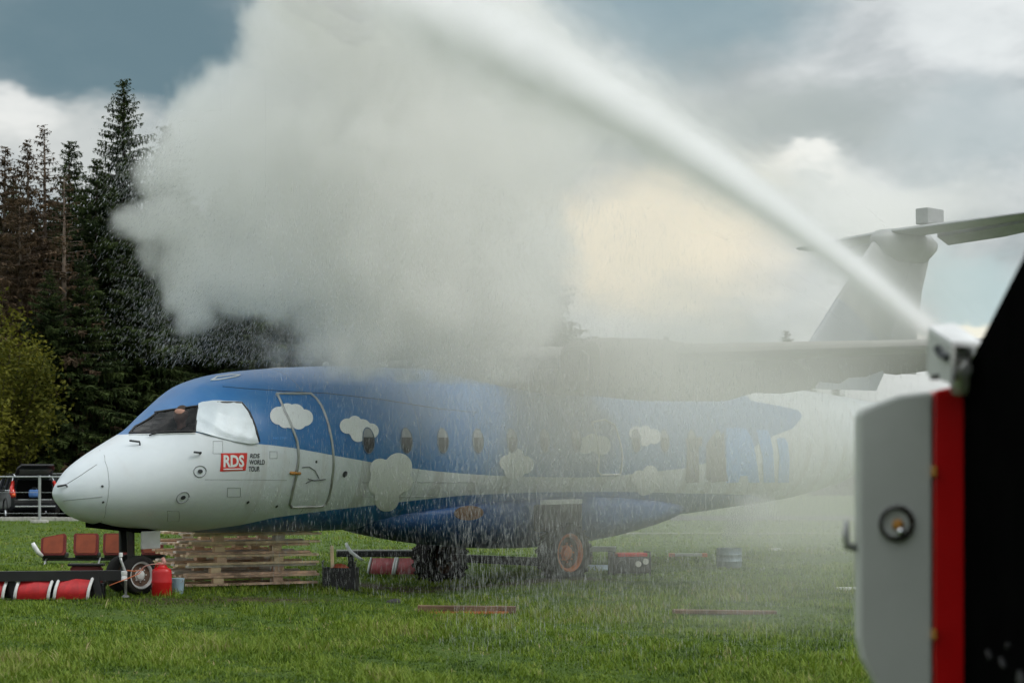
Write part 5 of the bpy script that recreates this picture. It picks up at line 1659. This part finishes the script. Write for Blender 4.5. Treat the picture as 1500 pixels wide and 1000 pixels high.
# thin mist: soft nested bodies of even density
mist_blobs = [
    (wp(640, 430, 26), (3.2, 2.6, 2.9), .8), (wp(800, 300, 22), (3.0, 3.5, 3.0), .6), (wp(870, 570, 24.5), (3.4, 3.4, 2.2), 1.2), (wp(1090, 590, 21), (2.4, 4.2, 2.1), .8),
    (wp(1000, 330, 16), (2.0, 3.5, 2.0), .7), (wp(1190, 720, 21), (2.0, 3.6, 1.6), .5), (wp(900, 680, 25), (2.6, 3.0, 1.6), .6), (wp(1240, 650, 14), (1.0, 4.0, 1.3), .6), (wp(1280, 420, 14), (.95, 4.5, 1.25), .6), (wp(600, 520, 27), (2.6, 2.0, 1.5), .5), (wp(1090, 830, 19.5), (2.3, 3.4, 1.5), .42), (wp(900, 790, 22), (2.0, 2.6, 1.3), .32), (wp(1090, 745, 41), (5.0, 5.0, 1.7), .5),
]
m_mist = vol_mat('mist_droplets', 0.0, (.965, .955, .92), attr='density')
m_mist.node_tree.nodes['Principled Volume'].inputs['Density'].default_value = .33
mist = grid_cloud('water_mist', 'thin mist drifting down below the jet over wing, tail and grass', (-5.5, 8.5, -.3), (11.0, 46.0, 9.0), 3.0, mist_blobs, m_mist, warp=.7, wscale=.35, rag=.35, rscale=.6, edge=.9)

# the jet: nested tubes of water along a ballistic arc
nozzle, bend, far = at(1376, 497, 5.0), at(960, 130, 10.0), at(500, -40, 24.0)
def jet_point(t):
    return nozzle * (1 - t) ** 2 + bend * (2 * t * (1 - t)) + far * t * t
def jet_tube(name, m, label, r0, r1, t0, t1, n, rough, seed):
    r = np.random.default_rng(seed)
    ts = t0 + (t1 - t0) * np.linspace(0, 1, n) ** 1.15
    P = [jet_point(t) for t in ts]
    rings, K = [], 28
    ph_ = r.random(8) * 6.28
    for i, (t, p) in enumerate(zip(ts, P)):
        d = (P[min(i + 1, n - 1)] - P[max(i - 1, 0)]).normalized()
        a = d.cross(Vector((0, 0, 1))).normalized(); b = a.cross(d)
        rad = r0 + r1 * (p.y - 5.0)
        L_ = (p - nozzle).length * 1.1
        rg_ = []
        for k in range(K):
            q = 2 * math.pi * k / K
            wv = 1 + rough * min(1, (p.y - 5) * .18) * (.45 * math.sin(L_ * 2.1 + 2 * q + ph_[0]) + .35 * math.sin(L_ * 4.7 - 3 * q + ph_[1]) + .3 * math.sin(L_ * 8.3 + 5 * q + ph_[2]) + .2 * math.sin(L_ * 15 - 4 * q + ph_[3]))
            rg_.append(p + (a * math.cos(q) + b * math.sin(q)) * rad * wv)
        rings.append(rg_)
    o = MB().loft(rings).build(name, m, None, smooth=True)
    o['kind'] = 'stuff'
    return o
layers = [(.55, 34.0, 'jet_core'), (.80, 12.0, 'jet_core'), (1.05, 5.0, 'jet_sheath'), (1.3, 2.6, 'jet_sheath'), (1.65, 1.3, 'jet_spray'), (2.2, .6, 'jet_spray'), (3.0, .26, 'jet_spray'), (4.2, .10, 'jet_spray')]
jet = None
for i, (k_, dn_, nm) in enumerate(layers[::-1]):
    mj = vol_mat('jet_water', dn_, (.999, .9965, .9985), .2)
    tj = NT(mj.node_tree)
    pj = tj.new('ShaderNodeTexCoord').outputs['Object']
    sj = tj.new('ShaderNodeSeparateXYZ'); tj.link(pj, sj.inputs[0])
    nj = tj.noise(pj, 1.6, 4, .65, .5)
    tj.link(tj.math('MULTIPLY', tj.math('MULTIPLY', tj.smooth(sj.outputs[1], 21.0, 11.0, 0.0, 1.0), dn_), tj.math('ADD', .25, tj.math('MULTIPLY', nj.outputs[0], 1.5))), tj.n['Principled Volume'].inputs['Density'])
    mj.cycles.volume_step_rate = .25
    o = jet_tube('water_jet' if jet is None else nm, mj, None, 0.026 * k_, .0128 * k_, 0, 1, 200, .12 + .06 * k_, 1 + i % 3)
    if jet is None:
        jet = o
        tag(jet, 'white jet of water arcing from the nozzle up to the left', kind='stuff')
    else:
        o.parent = jet
# smoke from the barrel
sm_b = [((br.location.x + .1 * k * k * .5, br.location.y, .45 + .22 * k), (.16 + .10 * k, .16 + .08 * k, .16 + .05 * k), .8) for k in range(4)]
m_smoke = vol_mat('pale_smoke', 0.0, (.9, .9, .9), attr='density')
m_smoke.node_tree.nodes['Principled Volume'].inputs['Density'].default_value = 2.0
grid_cloud('smoke', 'pale smoke drifting from the blue grey barrel', (br.location.x - .6, br.location.y - .6, .3), (br.location.x + 1.6, br.location.y + .6, 1.6), 14, sm_b, m_smoke, warp=.12, wscale=2.5, rag=.5, rscale=4, edge=.5)

# falling drops: slender beads of water, mostly straight down, thrown down-left at the edge of the cloud
def drop_mat():
    m = bpy.data.materials.new('falling_water')
    m.use_nodes = True
    t = NT(m.node_tree)
    b = t.n['Principled BSDF']
    b.inputs['Base Color'].default_value = (.85, .87, .88, 1)
    b.inputs['Roughness'].default_value = .25
    tr = t.new('ShaderNodeBsdfTransparent')
    tl_ = t.new('ShaderNodeBsdfTranslucent'); tl_.inputs[0].default_value = (.85, .87, .88, 1)
    m1 = t.new('ShaderNodeMixShader'); m1.inputs[0].default_value = .6
    t.link(b.outputs[0], m1.inputs[1]); t.link(tl_.outputs[0], m1.inputs[2])
    m2 = t.new('ShaderNodeMixShader'); m2.inputs[0].default_value = .55
    t.link(m1.outputs[0], m2.inputs[1]); t.link(tr.outputs[0], m2.inputs[2])
    t.link(m2.outputs[0], t.n['Material Output'].inputs[0])
    return m
M['drop'] = drop_mat()
def drops(name, label, P, Dv, Ln, Wd):
    n = len(P)
    Dv = Dv / np.linalg.norm(Dv, axis=1, keepdims=True)
    A = np.cross(Dv, np.array([[0.3, 1.0, 0.1]])); A /= np.linalg.norm(A, axis=1, keepdims=True)
    B = np.cross(Dv, A)
    top = P + Dv * (-Ln / 2)[:, None]; bot = P + Dv * (Ln / 2)[:, None]
    r3_ = [P + (A * math.cos(q) + B * math.sin(q)) * Wd[:, None] for q in (0, 2.094, 4.189)]
    V = np.stack([top] + r3_ + [bot], 1).reshape(-1, 3)
    k = np.arange(n)[:, None] * 5
    F = np.concatenate([k + np.array([[0, 1, 2]]), k + np.array([[0, 2, 3]]), k + np.array([[0, 3, 1]]), k + np.array([[4, 2, 1]]), k + np.array([[4, 3, 2]]), k + np.array([[4, 1, 3]])], 1).reshape(-1, 3)
    me = bpy.data.meshes.new(name)
    me.vertices.add(len(V)); me.vertices.foreach_set('co', V.astype(np.float32).ravel())
    me.loops.add(F.size); me.loops.foreach_set('vertex_index', F.astype(np.int32).ravel())
    me.polygons.add(len(F)); me.polygons.foreach_set('loop_start', (np.arange(len(F)) * 3).astype(np.int32))
    me.update(calc_edges=True)
    me.materials.append(M['drop'])
    o = bpy.data.objects.new(name, me); col.objects.link(o)
    tag(o, label, kind='stuff')
    return o
r = np.random.default_rng(5)
n = 42000
X = r.normal(.1, 1.9, n); X = np.where(X < -3.2, -3.2 + np.abs(r.normal(0, .8, n)), X)
P = np.stack([X, r.uniform(21.5, 27.2, n), r.random(n) ** .9 * 5.2], 1)
D_ = np.stack([r.normal(.0, .04, n), r.normal(0, .04, n), -np.ones(n)], 1)
n2 = 16000
P2 = np.stack([r.uniform(-.6, 3.6, n2), r.uniform(15.0, 21.5, n2), r.random(n2) * 2.6], 1)
P = np.concatenate([P, P2]); n = n + n2
D_ = np.stack([r.normal(.0, .04, n), r.normal(0, .04, n), -np.ones(n)], 1)
drops('falling_drops', 'fine rain of drops falling in front of the fuselage and wheels', P, D_, np.clip(.07 * r.lognormal(0, .45, n), .02, .25), np.clip(.0008 * r.lognormal(0, .45, n), .0003, .0026))
n = 26000
seeds = np.array([(*wp(235, 300), .45), (*wp(260, 400), .55), (*wp(300, 440), .5), (*wp(340, 500), .6), (*wp(430, 520), .7), (*wp(500, 520), .7), (*wp(225, 250), .35), (*wp(280, 480), .5)])
pick = r.integers(0, len(seeds), n)
P = seeds[pick, :3] + r.normal(0, 1, (n, 3)) * seeds[pick, 3:4] * np.array([1, 1, .9])
D_ = np.stack([-.55 + r.normal(0, .12, n) + .09 * (P[:, 0] + 5), r.normal(0, .1, n), -np.ones(n)], 1)
keep = P[:, 2] > 3.2
drops('flying_drops', 'drops flung down and left from the ragged edge of the spray', P[keep], D_[keep], (.045 * r.lognormal(0, .45, n))[keep], (.0011 * r.lognormal(0, .5, n))[keep])
